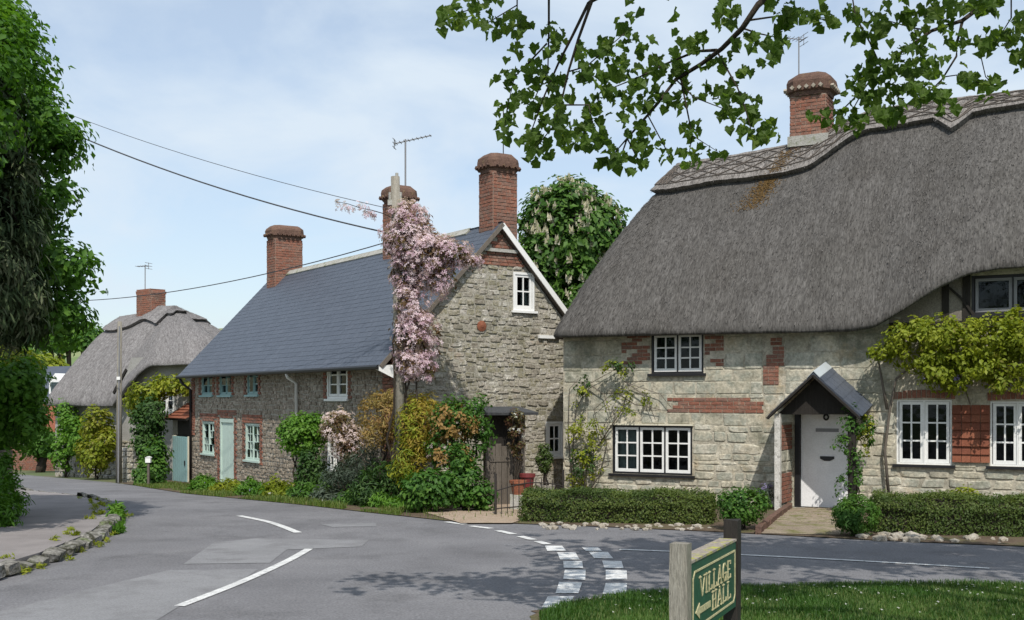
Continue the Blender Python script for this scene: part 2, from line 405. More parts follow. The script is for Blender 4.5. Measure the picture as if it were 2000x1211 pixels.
K['l_yellow'] = leafmat('yellow_green_leaf', [(.14, .19, .014), (.23, .28, .022), (.32, .34, .035)], .4)
K['l_gold'] = leafmat('golden_leaf', [(.26, .19, .03), (.36, .28, .04), (.38, .34, .06)], .4)
K['l_orange'] = leafmat('orange_brown_leaf', [(.24, .14, .045), (.33, .21, .07), (.28, .23, .07)], .35)
K['l_wist'] = leafmat('wisteria_leaf', [(.15, .20, .014), (.23, .28, .02), (.30, .34, .035), (.18, .17, .025)], .45)
K['l_red'] = leafmat('bronze_leaf', [(.08, .04, .025), (.12, .07, .03), (.09, .09, .03)], .3)
K['f_pink'] = leafmat('pink_blossom', [(.48, .33, .42), (.63, .48, .56), (.75, .63, .69)], .3)
K['f_pale'] = leafmat('pale_pink_blossom', [(.62, .48, .50), (.75, .64, .65)], .35)
K['f_white'] = leafmat('white_blossom', [(.72, .72, .68), (.8, .8, .78)], .3)
K['f_lilac'] = leafmat('lilac_blossom', [(.26, .22, .46), (.36, .30, .55)], .3)
K['f_yellow'] = leafmat('yellow_blossom', [(.60, .45, .03), (.7, .58, .05)], .3)
K['grass'] = leafmat('grass_blade', [(.022, .065, .008), (.040, .105, .012), (.062, .14, .02), (.085, .165, .03), (.15, .18, .06)], .35)

# ------------------------------------------------------------------ templates of small pieces
LEAF = ([(0, 0, 0), (-.30, .45, .10), (.30, .45, .10), (0, 1, -.04)], [(0, 3, 1), (0, 2, 3)])
NARROW = ([(0, 0, 0), (-.13, .45, .05), (.13, .45, .05), (0, 1, -.10)], [(0, 3, 1), (0, 2, 3)])
FROND = ([(0, 0, 0), (-.07, .35, .02), (.07, .35, .02), (-.09, .7, -.05), (.09, .7, -.05), (0, 1, -.16)], [(0, 2, 4, 3, 1), (3, 4, 5)])
SPRAY = ([(0, 0, 0), (-.16, .30, .03), (.16, .30, .03), (-.22, .62, -.05), (.22, .62, -.05), (0, 1, -.22)], [(0, 2, 4, 3, 1), (3, 4, 5)])
_lob = [(0, 0), (.22, -.10), (.46, .0), (.50, .20), (.44, .28), (.58, .46), (.44, .60), (.26, .80), (0, 1.0), (-.26, .80), (-.44, .60), (-.58, .46), (-.44, .28), (-.50, .20), (-.46, .0), (-.22, -.10)]
LOBED = ([(x, y, .45 * abs(x) - .28 * y * y + .10 * math.sin(9 * x + 5 * y)) for x, y in _lob] + [(0, .36, 0)], [(i, (i + 1) % 16, 16) for i in range(16)])
_fl = []
for k in range(4):
    a = k * math.pi / 2
    for r_, da, z_ in ((.62, -.42, .10), (1.0, 0, .02), (.62, .42, .10)):
        _fl.append((r_ * .5 * math.cos(a + da), r_ * .5 * math.sin(a + da), z_))
FLOWER = ([(0, 0, 0)] + _fl, [(0, 1 + 3 * k, 2 + 3 * k, 3 + 3 * k) for k in range(4)])
BLADE = ([(-.035, 0, 0), (.035, 0, 0), (-.022, .10, .55), (.022, .10, .55), (0, .32, 1)], [(0, 1, 3, 2), (2, 3, 4)])
CANDLE = ([(-.22, 0, 0), (.22, 0, 0), (0, -.2, .3), (0, .2, .3), (0, 0, 1), (.2, .1, .35), (-.2, .1, .35)], [(0, 1, 4), (2, 3, 4), (5, 6, 4)])

def block_template(seed, n_corner=2, cut=.12, jit=.05, inset=.08):
    """a stone of unit size, face towards -y: three rings of eight points"""
    r_ = random.Random(seed)
    out = []
    for cx, cz in ((-.5, -.5), (.5, -.5), (.5, .5), (-.5, .5)):
        c1 = cut * (.5 + r_.random()); c2 = cut * (.5 + r_.random())
        sx = -1 if cx > 0 else 1; sz = -1 if cz > 0 else 1
        a = (cx + r_.uniform(0, jit) * sx, cz + c1 * sz); b = (cx + c2 * sx, cz + r_.uniform(0, jit) * sz)
        out += [a, b] if (cx < 0) == (cz < 0) else [b, a]
    V = [(x, .35, z) for x, z in out] + [(x, -.45 + r_.uniform(0, .15), z) for x, z in out]
    V += [(x * (1 - 2 * inset), -1 + r_.uniform(-.12, .12), z * (1 - 2.6 * inset)) for x, z in out]
    F = [(a * 8 + i, a * 8 + (i + 1) % 8, (a + 1) * 8 + (i + 1) % 8, (a + 1) * 8 + i) for a in range(2) for i in range(8)]
    F.append(tuple(range(16, 24)))
    return V, F
def brick_template(seed):
    r_ = random.Random(seed); V = []
    for y, s in ((.4, 1), (-.7, 1), (-1, .94)):
        for cx, cz in ((-.5, -.5), (.5, -.5), (.5, .5), (-.5, .5)):
            V.append((cx * s + r_.uniform(-.012, .012), y + (r_.uniform(-.1, .1) if y < -.9 else 0), cz * (s if s == 1 else .86) + r_.uniform(-.03, .03)))
    F = [(a * 4 + i, a * 4 + (i + 1) % 4, (a + 1) * 4 + (i + 1) % 4, (a + 1) * 4 + i) for a in range(2) for i in range(4)] + [(8, 9, 10, 11)]
    return V, F
def tmesh(name, t, sm=False):
    me = bpy.data.meshes.new(name); me.from_pydata(t[0], [], t[1]); me.update()
    return me
ASHLAR_T = [block_template(i, cut=.07, jit=.07, inset=.035) for i in range(14)]
RUBBLE_T = [block_template(50 + i, cut=.17, jit=.12, inset=.07) for i in range(14)]
BRICK_T = [brick_template(i) for i in range(6)]
def template_meshes(name, ts, m):
    out = []
    for t in ts:
        me = tmesh(name, t); me.materials.append(m); out.append(me)
    return out
ASHLAR_M = template_meshes('stone', ASHLAR_T, K['ashlar'])
RUBBLE_M = template_meshes('stone', RUBBLE_T, K['rubble'])
FLINT_M = template_meshes('stone', RUBBLE_T, K['flint'])
BRICK_M = template_meshes('brick', BRICK_T, K['brick'])
KERB_M = template_meshes('kerb_stone', [block_template(90 + i, cut=.24, jit=.12, inset=.12) for i in range(6)], K['kerb'])

def lump_template(seed):
    r_ = random.Random(seed); bm = bmesh.new(); bmesh.ops.create_icosphere(bm, subdivisions=1, radius=.5)
    V = [tuple(v.co * r_.uniform(.75, 1.15)) for v in bm.verts]; F = [tuple(v.index for v in f.verts) for f in bm.faces]; bm.free(); return V, F
LUMP_M = template_meshes('lump', [lump_template(i) for i in range(8)], K['chalkstone'])
def piece(name, mesh, parent, loc, scale, ry=0.0, M=None):
    o = bpy.data.objects.new(name, mesh); COL.objects.link(o); o.parent = parent
    if M is not None: o.matrix_local = M
    else:
        o.location = loc; o.scale = scale; o.rotation_euler = (0, ry, 0)
    return o

# ------------------------------------------------------------------ laying stones and bricks
def lay(x0, x1, z0, z1, hlo, hhi, wlo, whi, holes, gap=.012, seed=1, wob=0.0):
    """courses of pieces in a wall plane, cut round the holes: list of (cx, cz, w, h)"""
    r_ = random.Random(seed); out = []; z = z0
    while z < z1 - hlo * .4:
        h = min(r_.uniform(hlo, hhi), z1 - z)
        if z1 - (z + h) < hlo * .5: h = z1 - z
        cuts = sorted({x0, x1} | {min(max(c, x0), x1) for hx0, hx1, hz0, hz1 in holes if hz0 < z + h and hz1 > z for c in (hx0, hx1)})
        for a, b in zip(cuts[:-1], cuts[1:]):
            if b - a < .03: continue
            lo, hi = z, z + h; m = (a + b) / 2
            for hx0, hx1, hz0, hz1 in holes:
                if hx0 < m < hx1 and hz0 < hi and hz1 > lo:
                    if hz0 - lo > hi - hz1: hi = min(hi, hz0)
                    else: lo = max(lo, hz1)
            if hi - lo < .035: continue
            x = a
            while x < b - 1e-4:
                w = r_.uniform(wlo, whi)
                if b - (x + w) < wlo * .6: w = b - x
                out.append((x + w / 2, (lo + hi) / 2 + r_.uniform(-wob, wob), w - gap, hi - lo - gap))
                x += w
        z += h
    return out
def bricks(x0, x1, z0, z1, holes=(), bw=.225, bh=.075, seed=1, gap=.012, rag=0.0):
    out = []; z = z0; k = 0; r_ = random.Random(seed)
    while z < z1 - bh * .5:
        x = x0 - (bw / 2 if k % 2 else 0)
        while x < x1:
            a, b = max(x, x0), min(x + bw, x1); c = (a + b) / 2
            ragged = rag and (a - x0 < .2 or x1 - b < .2) and r_.random() < rag
            if not ragged and b - a > .05 and not any(h[0] < c < h[1] and h[2] < z + bh / 2 < h[3] for h in holes):
                out.append((c, z + bh / 2, b - a - gap, bh - gap))
            x += bw
        z += bh; k += 1
    return out
def place_pieces(name, lst, meshes, parent, depth, limit=300, tmpl=None, m=None, seed=3, jitter=.25, key=None, tilt=.012):
    """the largest become objects, what is left over one joined part"""
    r_ = random.Random(seed)
    order = sorted(lst, key=key or (lambda s: -s[2] * s[3]))
    for cx, cz, w, h in order[:limit]:
        piece(name, r_.choice(meshes), parent, (cx, 0, cz), (w, depth * r_.uniform(1 - jitter, 1 + jitter), h), r_.uniform(-tilt, tilt))
    rest = order[limit:]
    if rest:
        joined(name, rest, tmpl, m, parent, depth, seed, jitter)
def joined(name, rest, tmpl, m, parent, depth, seed=1, jitter=.25, M=None):
    r_ = random.Random(seed); V = []; F4 = []; F8 = []; rn4 = []; rn8 = []
    for cx, cz, w, h in rest:
        tv, tf = r_.choice(tmpl); d = depth * r_.uniform(1 - jitter, 1 + jitter); b = len(V); q = r_.random()
        ta = r_.uniform(-.05, .05)
        V += [(cx + x * w + z * h * ta, y * d, cz + z * h - x * w * ta) for x, y, z in tv]
        for f in tf:
            f = [i + b for i in f]
            if len(f) == 4: F4.append(f); rn4.append(q)
            else: F8.append(f); rn8.append(q)
    me = mk_mesh(name, V, [F4] + ([F8] if F8 else []), rn4 + rn8)
    return obj(name, me, m, parent, M, 'stuff')

# ------------------------------------------------------------------ foliage
def clumps(ells, nsub, rs, nleaf, shell=.72, flat=1.0):
    """leaf positions and outward normals: small tufts on and inside ellipsoids (cx,cy,cz,rx,ry,rz)"""
    P = []; N = []
    vol = np.array([e[3] * e[4] + e[4] * e[5] + e[3] * e[5] for e in ells]); vol = vol / vol.sum()
    for e, w in zip(ells, vol):
        c = np.array(e[:3]); r3 = np.array(e[3:6])
        ns = max(2, int(nsub * w)); nl = max(6, int(nleaf * w / ns))
        d = unit(rng.normal(size=(ns, 3))); rad = shell + (1 - shell) * rng.random(ns) ** .6
        rad *= np.where(rng.random(ns) < .16, rng.uniform(.3, .8, ns), 1)
        cc = c + d * r3 * rad[:, None]
        dd = unit(rng.normal(size=(ns, nl, 3))); q = rng.random((ns, nl, 1)) ** .45
        sz = rs * rng.uniform(.6, 1.3, (ns, 1, 1))
        pp = cc[:, None, :] + dd * q * sz * np.array([1, 1, flat])
        nn = unit(dd * .7 + d[:, None, :] * .9 + np.array([0, 0, .55]) + rng.normal(size=dd.shape) * .45)
        P.append(pp.reshape(-1, 3)); N.append(nn.reshape(-1, 3))
    return np.concatenate(P), np.concatenate(N)
def leaves(name, P, N, size, m, parent, base, tmpl=LEAF, droop=.5, var=.45):
    n = len(P)
    fwd = rng.normal(size=(n, 3)) + N * .4 + np.array([0, 0, -droop])
    Rm = basis(N, fwd)
    s = size * rng.uniform(1 - var, 1 + var, n)
    # leaves of one tuft share much of their tint
    t = (np.floor(P / .35) * np.array([12.9898, 78.233, 37.719])).sum(1)
    tint = np.mod(np.sin(t) * 43758.5453, 1.0)
    rnd = np.clip(.55 * tint + .45 * rng.random(n), 0, .999)
    me = scatter(name, tmpl, P - np.array(base), Rm, s, rnd, True)
    return obj(name, me, m, parent, None, 'stuff')
def stems_mesh(name, lines, m, parent, base, n=5):
    b = Vector(base); mb = MB()
    for pts, r0, r1 in lines:
        k = len(pts); mb.tube([Vector(p) - b for p in pts], [r0 + (r1 - r0) * i / (k - 1) for i in range(k)], n)
    return mb.build(name, m, parent, sm=True)
def wiggle(a, b, k=5, amp=.1, seed=0):
    r_ = random.Random(seed); a = Vector(a); b = Vector(b); out = []
    for i in range(k + 1):
        t = i / k; p = a.lerp(b, t)
        if 0 < i < k: p += Vector((r_.uniform(-1, 1), r_.uniform(-1, 1), r_.uniform(-.5, .5))) * amp
        out.append(p)
    return out
def plant(name, label, cat, base, ells, nsub, rs, nleaf, size, m, tmpl=LEAF, stem=True, group=None, shell=.72, droop=.5, stem_r=.02, fname='foliage', stem_m='bark', nstem=5):
    t = thing(name, label, cat, base, 0, group)
    P, N = clumps(ells, nsub, rs, nleaf, shell)
    zg = base[2] + .01
    P[:, 2] = np.maximum(P[:, 2], zg)
    leaves(fname, P, N, size, K[m], t, base, tmpl, droop)
    if stem:
        L = []
        r_ = random.Random(len(label))
        for i in range(nstem):
            e = ells[i % len(ells)]
            top = Vector(e[:3]) + Vector((r_.uniform(-.5, .5) * e[3], r_.uniform(-.5, .5) * e[4], r_.uniform(0, .7) * e[5]))
            foot = Vector(base) + Vector((r_.uniform(-.15, .15) * e[3], r_.uniform(-.15, .15) * e[4], -.05))
            L.append((wiggle(foot, top, 5, .06 * (top - foot).length ** .5, i), stem_r, stem_r * .3))
        stems_mesh('stem', L, K[stem_m], t, base)
    return t
def extra(t, base, ells, nsub, rs, n, size, m, tmpl=FLOWER, name='blossom', shell=.85, droop=.0):
    P, N = clumps(ells, nsub, rs, n, shell)
    P[:, 2] = np.maximum(P[:, 2], base[2] + .02)
    return leaves(name, P, N, size, K[m], t, base, tmpl, droop)

# ------------------------------------------------------------------ ground, road and paving
xs = np.concatenate([np.linspace(-420, -45, 26), np.linspace(-42, 30, 49), np.linspace(34, 420, 24)])
ys = np.concatenate([np.linspace(-80, 0, 9), np.linspace(2, 70, 69), np.linspace(74, 420, 60), np.linspace(440, 900, 8)])
XX, YY = np.meshgrid(xs, ys)
ZZ = terrain(XX, YY) - .03
nx, ny = len(xs), len(ys)
ii = np.arange(nx * ny).reshape(ny, nx)
FF = np.stack([ii[:-1, :-1], ii[:-1, 1:], ii[1:, 1:], ii[1:, :-1]], -1).reshape(-1, 4)
def groundmat():
    m, ns, ls, p = newmat('ground_cover')
    tcn = ns.new('ShaderNodeTexCoord')
    v = nd(ns, 'ShaderNodeTexVoronoi', Scale=.018); ls.new(tcn.outputs['Object'], v.inputs['Vector'])
    sp = ns.new('ShaderNodeSeparateXYZ'); ls.new(v.outputs['Color'], sp.inputs[0])
    far = ramp(ns, ls, sp.outputs[0], [(.10, .16, .045), (.17, .22, .08), (.26, .22, .14), (.12, .18, .05)])
    n = nd(ns, 'ShaderNodeTexNoise', Scale=.8, Detail=8.0); ls.new(tcn.outputs['Object'], n.inputs['Vector'])
    near = ramp(ns, ls, n.outputs['Fac'], [(.05, .07, .02), (.08, .11, .03), (.11, .09, .055)], [.3, .5, .7])
    so = ns.new('ShaderNodeSeparateXYZ'); ls.new(tcn.outputs['Object'], so.inputs[0])
    k = ns.new('ShaderNodeMapRange'); k.inputs['From Min'].default_value = 60; k.inputs['From Max'].default_value = 90; ls.new(so.outputs[1], k.inputs[0])
    ls.new(mixrgb(ns, ls, 'MIX', k.outputs[0], near, far), p.inputs['Base Color'])
    p.inputs['Roughness'].default_value = .95
    b = nd(ns, 'ShaderNodeBump', Strength=.6, Distance=.05); ls.new(n.outputs['Fac'], b.inputs['Height']); ls.new(b.outputs[0], p.inputs['Normal'])
    return m
ground = obj('ground', mk_mesh('ground', np.stack([XX, YY, ZZ], -1).reshape(-1, 3), [FF], None, None, True), groundmat(), kind='structure')

def sheet(name, poly, dz, m, parent=None, kind='structure', thick=0.0, label=None):
    """a polygon of the plan laid over the terrain, dz above it; thick gives it a skirt"""
    bm = bmesh.new()
    vs = [bm.verts.new((x, y, 0)) for x, y in poly]
    for t in tessellate_polygon([[Vector((x, y, 0)) for x, y in poly]]):
        try: bm.faces.new([vs[i] for i in t])
        except ValueError: pass
    ymin = min(p[1] for p in poly); ymax = max(p[1] for p in poly)
    y = math.floor(ymin) + 1
    step = 1.0 if ymax - ymin < 120 else 4.0
    while y < ymax:
        if 14 < y < 95:
            bmesh.ops.bisect_plane(bm, geom=bm.verts[:] + bm.edges[:] + bm.faces[:], plane_co=(0, y, 0), plane_no=(0, 1, 0))
        y += step
    bmesh.ops.recalc_face_normals(bm, faces=bm.faces)
    for f in bm.faces:
        if f.normal.z < 0: f.normal_flip()
    if thick:
        be = [e for e in bm.edges if e.is_boundary]
        r_ = bmesh.ops.extrude_edge_only(bm, edges=be)
        low = {v for v in r_['geom'] if isinstance(v, bmesh.types.BMVert)}
    else: low = set()
    for v in bm.verts: v.co.z = gz(v.co.y) + dz - (thick if v in low else 0)
    bmesh.ops.recalc_face_normals(bm, faces=bm.faces)
    me = bpy.data.meshes.new(name); bm.to_mesh(me); bm.free()
    return obj(name, me, m, parent, kind=kind, label=label)
ROAD_L = [(-5.7, -20), (-5.65, 8), (-5.55, 12.3), (-5.5, 13.4), (-5.65, 15.3), (-6.1, 17.3), (-6.7, 19.2), (-7.7, 21.3), (-9.2, 23.6), (-11.4, 26), (-16, 31), (-23, 39.5), (-32, 50), (-46, 62)]
ROAD_R1 = [(.25, -20), (.25, 10.0), (.5, 10.6), (1.27, 11.12), (2.4, 11.55), (3.8, 11.75), (5.4, 11.7), (12, 11.0), (34, 7)]
ROAD_R2 = [(34, 10), (12, 13.4), (6.8, 14.9), (5, 15.6), (3.06, 16.6), (1.2, 17.4), (.2, 17.75), (-1.1, 18.3), (-2.6, 20), (-4.2, 22.1), (-5.9, 24.2), (-7.6, 26.3), (-9.0, 28.6), (-10.4, 31), (-11.9, 33.3), (-14.2, 36.2), (-17.7, 40.5), (-26, 50), (-40, 62)]
sheet('road', ROAD_R1 + ROAD_R2 + ROAD_L[::-1], 0.0, K['asphalt'])
def gp(px, py):
    """plan position of a point on the ground"""
    y = 15.0
    for _ in range(30): y = (CAMH - gz(y)) * FPX / (py - HORY)
    return ((px - CXP) / FPX * y, y)
sheet('road_patch', [gp(*q) for q in [(-200, 1240), (30, 1187), (180, 1150), (330, 1114), (505, 1112), (470, 1135), (350, 1185), (260, 1240), (-100, 1330)]], .004, K['patch'])
sheet('road_patch', [gp(*q) for q in [(358, 1102), (418, 1060), (500, 1052), (720, 1055), (706, 1068), (560, 1074), (527, 1100)]], .004, K['patch'])
sheet('road_patch', [gp(*q) for q in [(625, 1024), (735, 1022), (735, 1028), (650, 1030)]], .004, K['patch'])
def ribbon(name, pts, w, m=K['line'], dz=.008):
    pts = [Vector((*p, 0)) for p in pts]
    # resample with a smooth curve
    L = []; Rr = []
    for i, p in enumerate(pts):
        d = (pts[min(i + 1, len(pts) - 1)] - pts[max(i - 1, 0)]).normalized(); n = Vector((-d.y, d.x, 0))
        ww = w[i] if hasattr(w, '__len__') else w
        L.append(p + n * ww / 2); Rr.append(p - n * ww / 2)
    V = [(q.x, q.y, gz(q.y) + dz) for q in L + Rr]; k = len(pts)
    return obj(name, mk_mesh(name, V, [[(i, i + k, i + k + 1, i + 1) for i in range(k - 1)]]), m, kind='structure')
def spline(pts, n=6):
    P = [Vector((*p, 0)) for p in pts]; out = []
    for i in range(len(P) - 1):
        a, b, c, d = P[max(i - 1, 0)], P[i], P[i + 1], P[min(i + 2, len(P) - 1)]
        for k in range(n):
            t = k / n
            q = .5 * ((2 * b) + (c - a) * t + (2 * a - 5 * b + 4 * c - d) * t * t + (3 * b - a - 3 * c + d) * t ** 3)
            out.append((q.x, q.y))
    return out + [(P[-1].x, P[-1].y)]
ribbon('road_marking', spline([gp(350, 1185), gp(470, 1138), gp(560, 1097), gp(603, 1073)]), .11)
ribbon('road_marking', spline([gp(467, 1008), gp(528, 1021), gp(582, 1041)]), .12)
ribbon('road_marking', spline([gp(1210, 1074), gp(1310, 1078), gp(1600, 1092), gp(1932, 1111)]), .085)
for a, b in [((872, 1020), (908, 1025)), ((920, 1028), (960, 1033)), ((972, 1037), (1003, 1044)), ((1015, 1048), (1042, 1055)), ((1050, 1058), (1070, 1064))]:
    ribbon('road_marking', [gp(*a), gp(*b)], .12)
def dash(q): 
    V = [(*gp(*p),) for p in q]
    obj('road_marking', mk_mesh('road_marking', [(x, y, gz(y) + .008) for x, y in V], [[(0, 1, 2, 3)]]), K['line'], kind='structure')
for q in [[(1069, 1077), (1106, 1077), (1098, 1067), (1064, 1067)], [(1094, 1094), (1132, 1094), (1124, 1080), (1088, 1080)], [(1101, 1110), (1139, 1111), (1137, 1097), (1100, 1097)],
          [(1100, 1132), (1143, 1134), (1144, 1114), (1103, 1114)], [(1085, 1160), (1130, 1160), (1137, 1139), (1092, 1138)], [(1058, 1188), (1108, 1189), (1121, 1166), (1070, 1166)],
          [(1144, 1077), (1176, 1077), (1168, 1070), (1136, 1070)], [(1160, 1091), (1198, 1092), (1187, 1079), (1150, 1079)], [(1180, 1110), (1218, 1111), (1214, 1097), (1176, 1096)],
          [(1183, 1133), (1225, 1133), (1224, 1115), (1183, 1114)], [(1177, 1161), (1223, 1161), (1225, 1140), (1183, 1140)]]:
    dash(q)
# pavement on the bend, raised behind old kerb stones
PAVE_IN = [(-9, -20), (-8.6, 8), (-8.4, 14), (-8.3, 18.0), (-9.2, 20.5), (-12, 24.2), (-17, 30), (-24, 38.5), (-33, 49.5)]
pav = sheet('pavement', [(x - .12, y) for x, y in ROAD_L[:-1]] + PAVE_IN[::-1], .13, K['pave'], thick=.2)
kp = spline(ROAD_L[1:12], 14); acc = 0.0; r_ = random.Random(5)
i = 0; cur = Vector((*kp[0], 0)); nxt_len = .5
kerb_pts = [Vector((*p, 0)) for p in kp]
dist = [0]
for a, b in zip(kerb_pts[:-1], kerb_pts[1:]): dist.append(dist[-1] + (b - a).length)
def along(s):
    for i in range(len(kerb_pts) - 1):
        if dist[i + 1] >= s:
            t = (s - dist[i]) / (dist[i + 1] - dist[i]); return kerb_pts[i].lerp(kerb_pts[i + 1], t), (kerb_pts[i + 1] - kerb_pts[i]).normalized()
    return kerb_pts[-1], (kerb_pts[-1] - kerb_pts[-2]).normalized()
s = 2.0
while s < 22:
    L = r_.uniform(.28, .62); p, d = along(s + L / 2); h = r_.uniform(.13, .23)
    M = Matrix.Translation((p.x - .07, p.y, gz(p.y) + h / 2 - .03)) @ Matrix.Rotation(math.atan2(d.y, d.x) + r_.uniform(-.13, .13), 4, 'Z') @ Matrix.Rotation(r_.uniform(-.12, .12), 4, 'X') @ Matrix.Diagonal((L * .97, .13, h, 1))
    piece('kerb_stone', r_.choice(KERB_M), pav, None, None, M=M)
    s += L
# verge, gardens and the paths
q_ = random.Random(3)
ve = spline(ROAD_R1[1:7], 10)
ve = [(x - (.06 + .10 * q_.random()) * (1 if y < 10.3 else .5), y + (.04 + .10 * q_.random()) * (0 if y < 10.1 else 1)) for x, y in ve]
sheet('verge_edge', [(.12, -20)] + ve + [(12, 11.1), (34, 7.1), (34, -20)], .007, K['soil'])
VERGE = ROAD_R1 + [(34, -20)]
sheet('grass_verge', VERGE, .03, K['turf'], thick=.06)
sheet('garden_soil', [(-1.1, 18.3), (.2, 17.75), (1.2, 17.4), (3.06, 16.6), (5, 15.6), (6.8, 14.9), (12, 13.4), (16, 15.4), (11, 18.2), (1.3, 23.6), (1.6, 25.6), (-2.2, 22.9)], .012, K['soil'])
sheet('verge_strip', [(-1.1, 18.3), (-2.6, 20), (-4.2, 22.1), (-5.9, 24.2), (-7.6, 26.3), (-9.0, 28.6), (-10.4, 31), (-11.4, 32.6), (-10.6, 34.8), (-9.3, 33.0), (-2.4, 22.85), (-.6, 21.5)], .012, K['soil'])
sheet('gravel_entry', [gp(*q) for q in [(830, 1003), (900, 1024), (1000, 1024), (1022, 1017), (1040, 990), (1098, 966), (985, 962), (930, 990)]], .022, K['gravel'])
doorpath = [gp(1478, 1044), gp(1640, 1047), gp(1664, 994), gp(1542, 994)]
sheet('garden_path', doorpath, .020, K['pathstone'])

# ------------------------------------------------------------------ parts of buildings
def window(parent, M, x0, x1, z0, z1, ncase=2, nx=2, nz=3, frame='black', case='white', fw=.045, inset=.06, sill=True, curtain=None, bar=.028, sill_mat=None, rail=.05):
    """part of a house: outer frame, with casements, panes, sill (and curtain) as its pieces"""
    f = MB(); d0, d1 = inset - .045, inset + .05
    f.box(x0, x0 + fw, d0, d1, z0, z1); f.box(x1 - fw, x1, d0, d1, z0, z1)
    f.box(x0 + fw, x1 - fw, d0 + .002, d1, z1 - fw, z1); f.box(x0 + fw, x1 - fw, d0 + .002, d1, z0, z0 + fw)
    cw = (x1 - x0 - 2 * fw) / ncase
    for i in range(1, ncase): f.box(x0 + fw + i * cw - .012, x0 + fw + i * cw + .012, d0 + .004, d1, z0 + fw, z1 - fw)
    w = f.build('window', K[frame], parent, M)
    for i in range(ncase):
        a = x0 + fw + i * cw + .014; b = a + cw - .028; lo = z0 + fw + .004; hi = z1 - fw - .004
        c = MB(); y0, y1 = inset - .025, inset + .02
        c.box(a, a + rail, y0, y1, lo, hi); c.box(b - rail, b, y0, y1, lo, hi)
        c.box(a + rail, b - rail, y0, y1, lo, lo + rail * 1.25); c.box(a + rail, b - rail, y0, y1, hi - rail, hi)
        gx0, gx1, gz0, gz1 = a + rail, b - rail, lo + rail * 1.25, hi - rail
        for k in range(1, nx):
            xx = gx0 + (gx1 - gx0) * k / nx; c.box(xx - bar / 2, xx + bar / 2, y0 + .006, y1 - .004, gz0, gz1)
        for k in range(1, nz):
            zz = gz0 + (gz1 - gz0) * k / nz; c.box(gx0, gx1, y0 + .009, y1 - .006, zz - bar / 2, zz + bar / 2)
        c.build('casement', K[case], w)
        for p in range(nx):
            for q in range(nz):
                pa = gx0 + (gx1 - gx0) * p / nx; pb = gx0 + (gx1 - gx0) * (p + 1) / nx
                qa = gz0 + (gz1 - gz0) * q / nz; qb = gz0 + (gz1 - gz0) * (q + 1) / nz
                MB().box(pa, pb, inset + .0, inset + .004, qa, qb).build('pane', K['glass'], w, Matrix.Translation((0, random.uniform(-.001, .001), 0)) @ Matrix.Rotation(random.uniform(-.004, .004), 4, 'Z'))
    if sill:
        MB().box(x0 - .06, x1 + .06, -.07, inset + .05, z0 - .05, z0 - .002).build('sill', K[sill_mat or frame], w)
    if curtain:
        for (ca, cb, ct) in curtain:
            V = []; n = 14
            for k in range(n + 1):
                xx = x0 + (x1 - x0) * (ca + (cb - ca) * k / n); yy = inset + .12 + .025 * math.sin(k * 2.1)
                V += [(xx, yy, z0 + .02), (xx, yy, z0 + (z1 - z0) * ct)]
            obj('curtain', mk_mesh('curtain', V, [[(2 * k, 2 * k + 2, 2 * k + 3, 2 * k + 1) for k in range(n)]], None, None, True), K['curtain'], w)
    return w
def chimney(parent, cx, cy, z0, z1, w, d, caph=.45, over=.10, rz=0.0, capm='lichen', brick_m='brick', plain=False, name='chimney', dent=False):
    M = Matrix.Translation((cx, cy, 0)) @ Matrix.Rotation(rz, 4, 'Z')
    zs = z1 - caph
    c = MB().box(-w / 2, w / 2, -d / 2, d / 2, z0, zs).build(name, K['brickmortar'], parent, M)
    for k, (ww, dd) in enumerate(((w, d), (d, w), (w, d), (d, w))):
        Mk = Matrix.Rotation(k * math.pi / 2, 4, 'Z') @ Matrix.Translation((0, -dd / 2, 0))
        joined('brickwork', bricks(-ww / 2, ww / 2, z0, zs, bw=.22, bh=.075, seed=k), BRICK_T, K[brick_m], c, .012, k + 4, .5, Mk)
    # corbelled cap: stacked chamfered courses
    prof = [(0, .0), (over * .35, .0), (over * .45, .08), (over, .11), (over, caph * .62), (over * .75, caph * .80), (-over * .3, caph), (-w * .32, caph)] if not plain else [(0, 0), (.02, 0), (.02, caph * .6), (.0, caph * .6), (.0, caph), (-w * .3, caph)]
    V = []
    for e, z in prof:
        hw, hd = w / 2 + e, d / 2 + e; ch = min(hw, hd) * (.42 if not plain else .04)
        V += [(-hw + ch, -hd), (hw - ch, -hd), (hw, -hd + ch), (hw, hd - ch), (hw - ch, hd), (-hw + ch, hd), (-hw, hd - ch), (-hw, -hd + ch)]
        V[-8:] = [(x + random.uniform(-.012, .012), y + random.uniform(-.012, .012), zs + z + random.uniform(-.008, .008)) for x, y in V[-8:]]
    F = [(i * 8 + k, i * 8 + (k + 1) % 8, (i + 1) * 8 + (k + 1) % 8, (i + 1) * 8 + k) for i in range(len(prof) - 1) for k in range(8)]
    F.append(tuple(range((len(prof) - 1) * 8, len(prof) * 8)))
    cap = MB().add(V, F).build('cap', K[capm if not plain else 'brick'], c)
    if not plain:
        dm = MB()
        for k, (ww, dd) in enumerate(((w, d), (d, w), (w, d), (d, w))):
            Mk = Matrix.Rotation(k * math.pi / 2, 4, 'Z') @ Matrix.Translation((0, -dd / 2 - over * 1.0, zs + caph * .33))
            n = max(3, int(ww / .13))
            for i in range(n):
                x = -ww / 2 + ww * (i + .5) / n
                dm.box(-.035, .035, -.045, .02, -.035, .035, Mk @ Matrix.Translation((x, 0, 0)) @ Matrix.Rotation(math.pi / 4, 4, 'Y'))
        dm.build('dentil', K['chalkstone'] if dent else K[capm], c, kind='stuff')
    return c
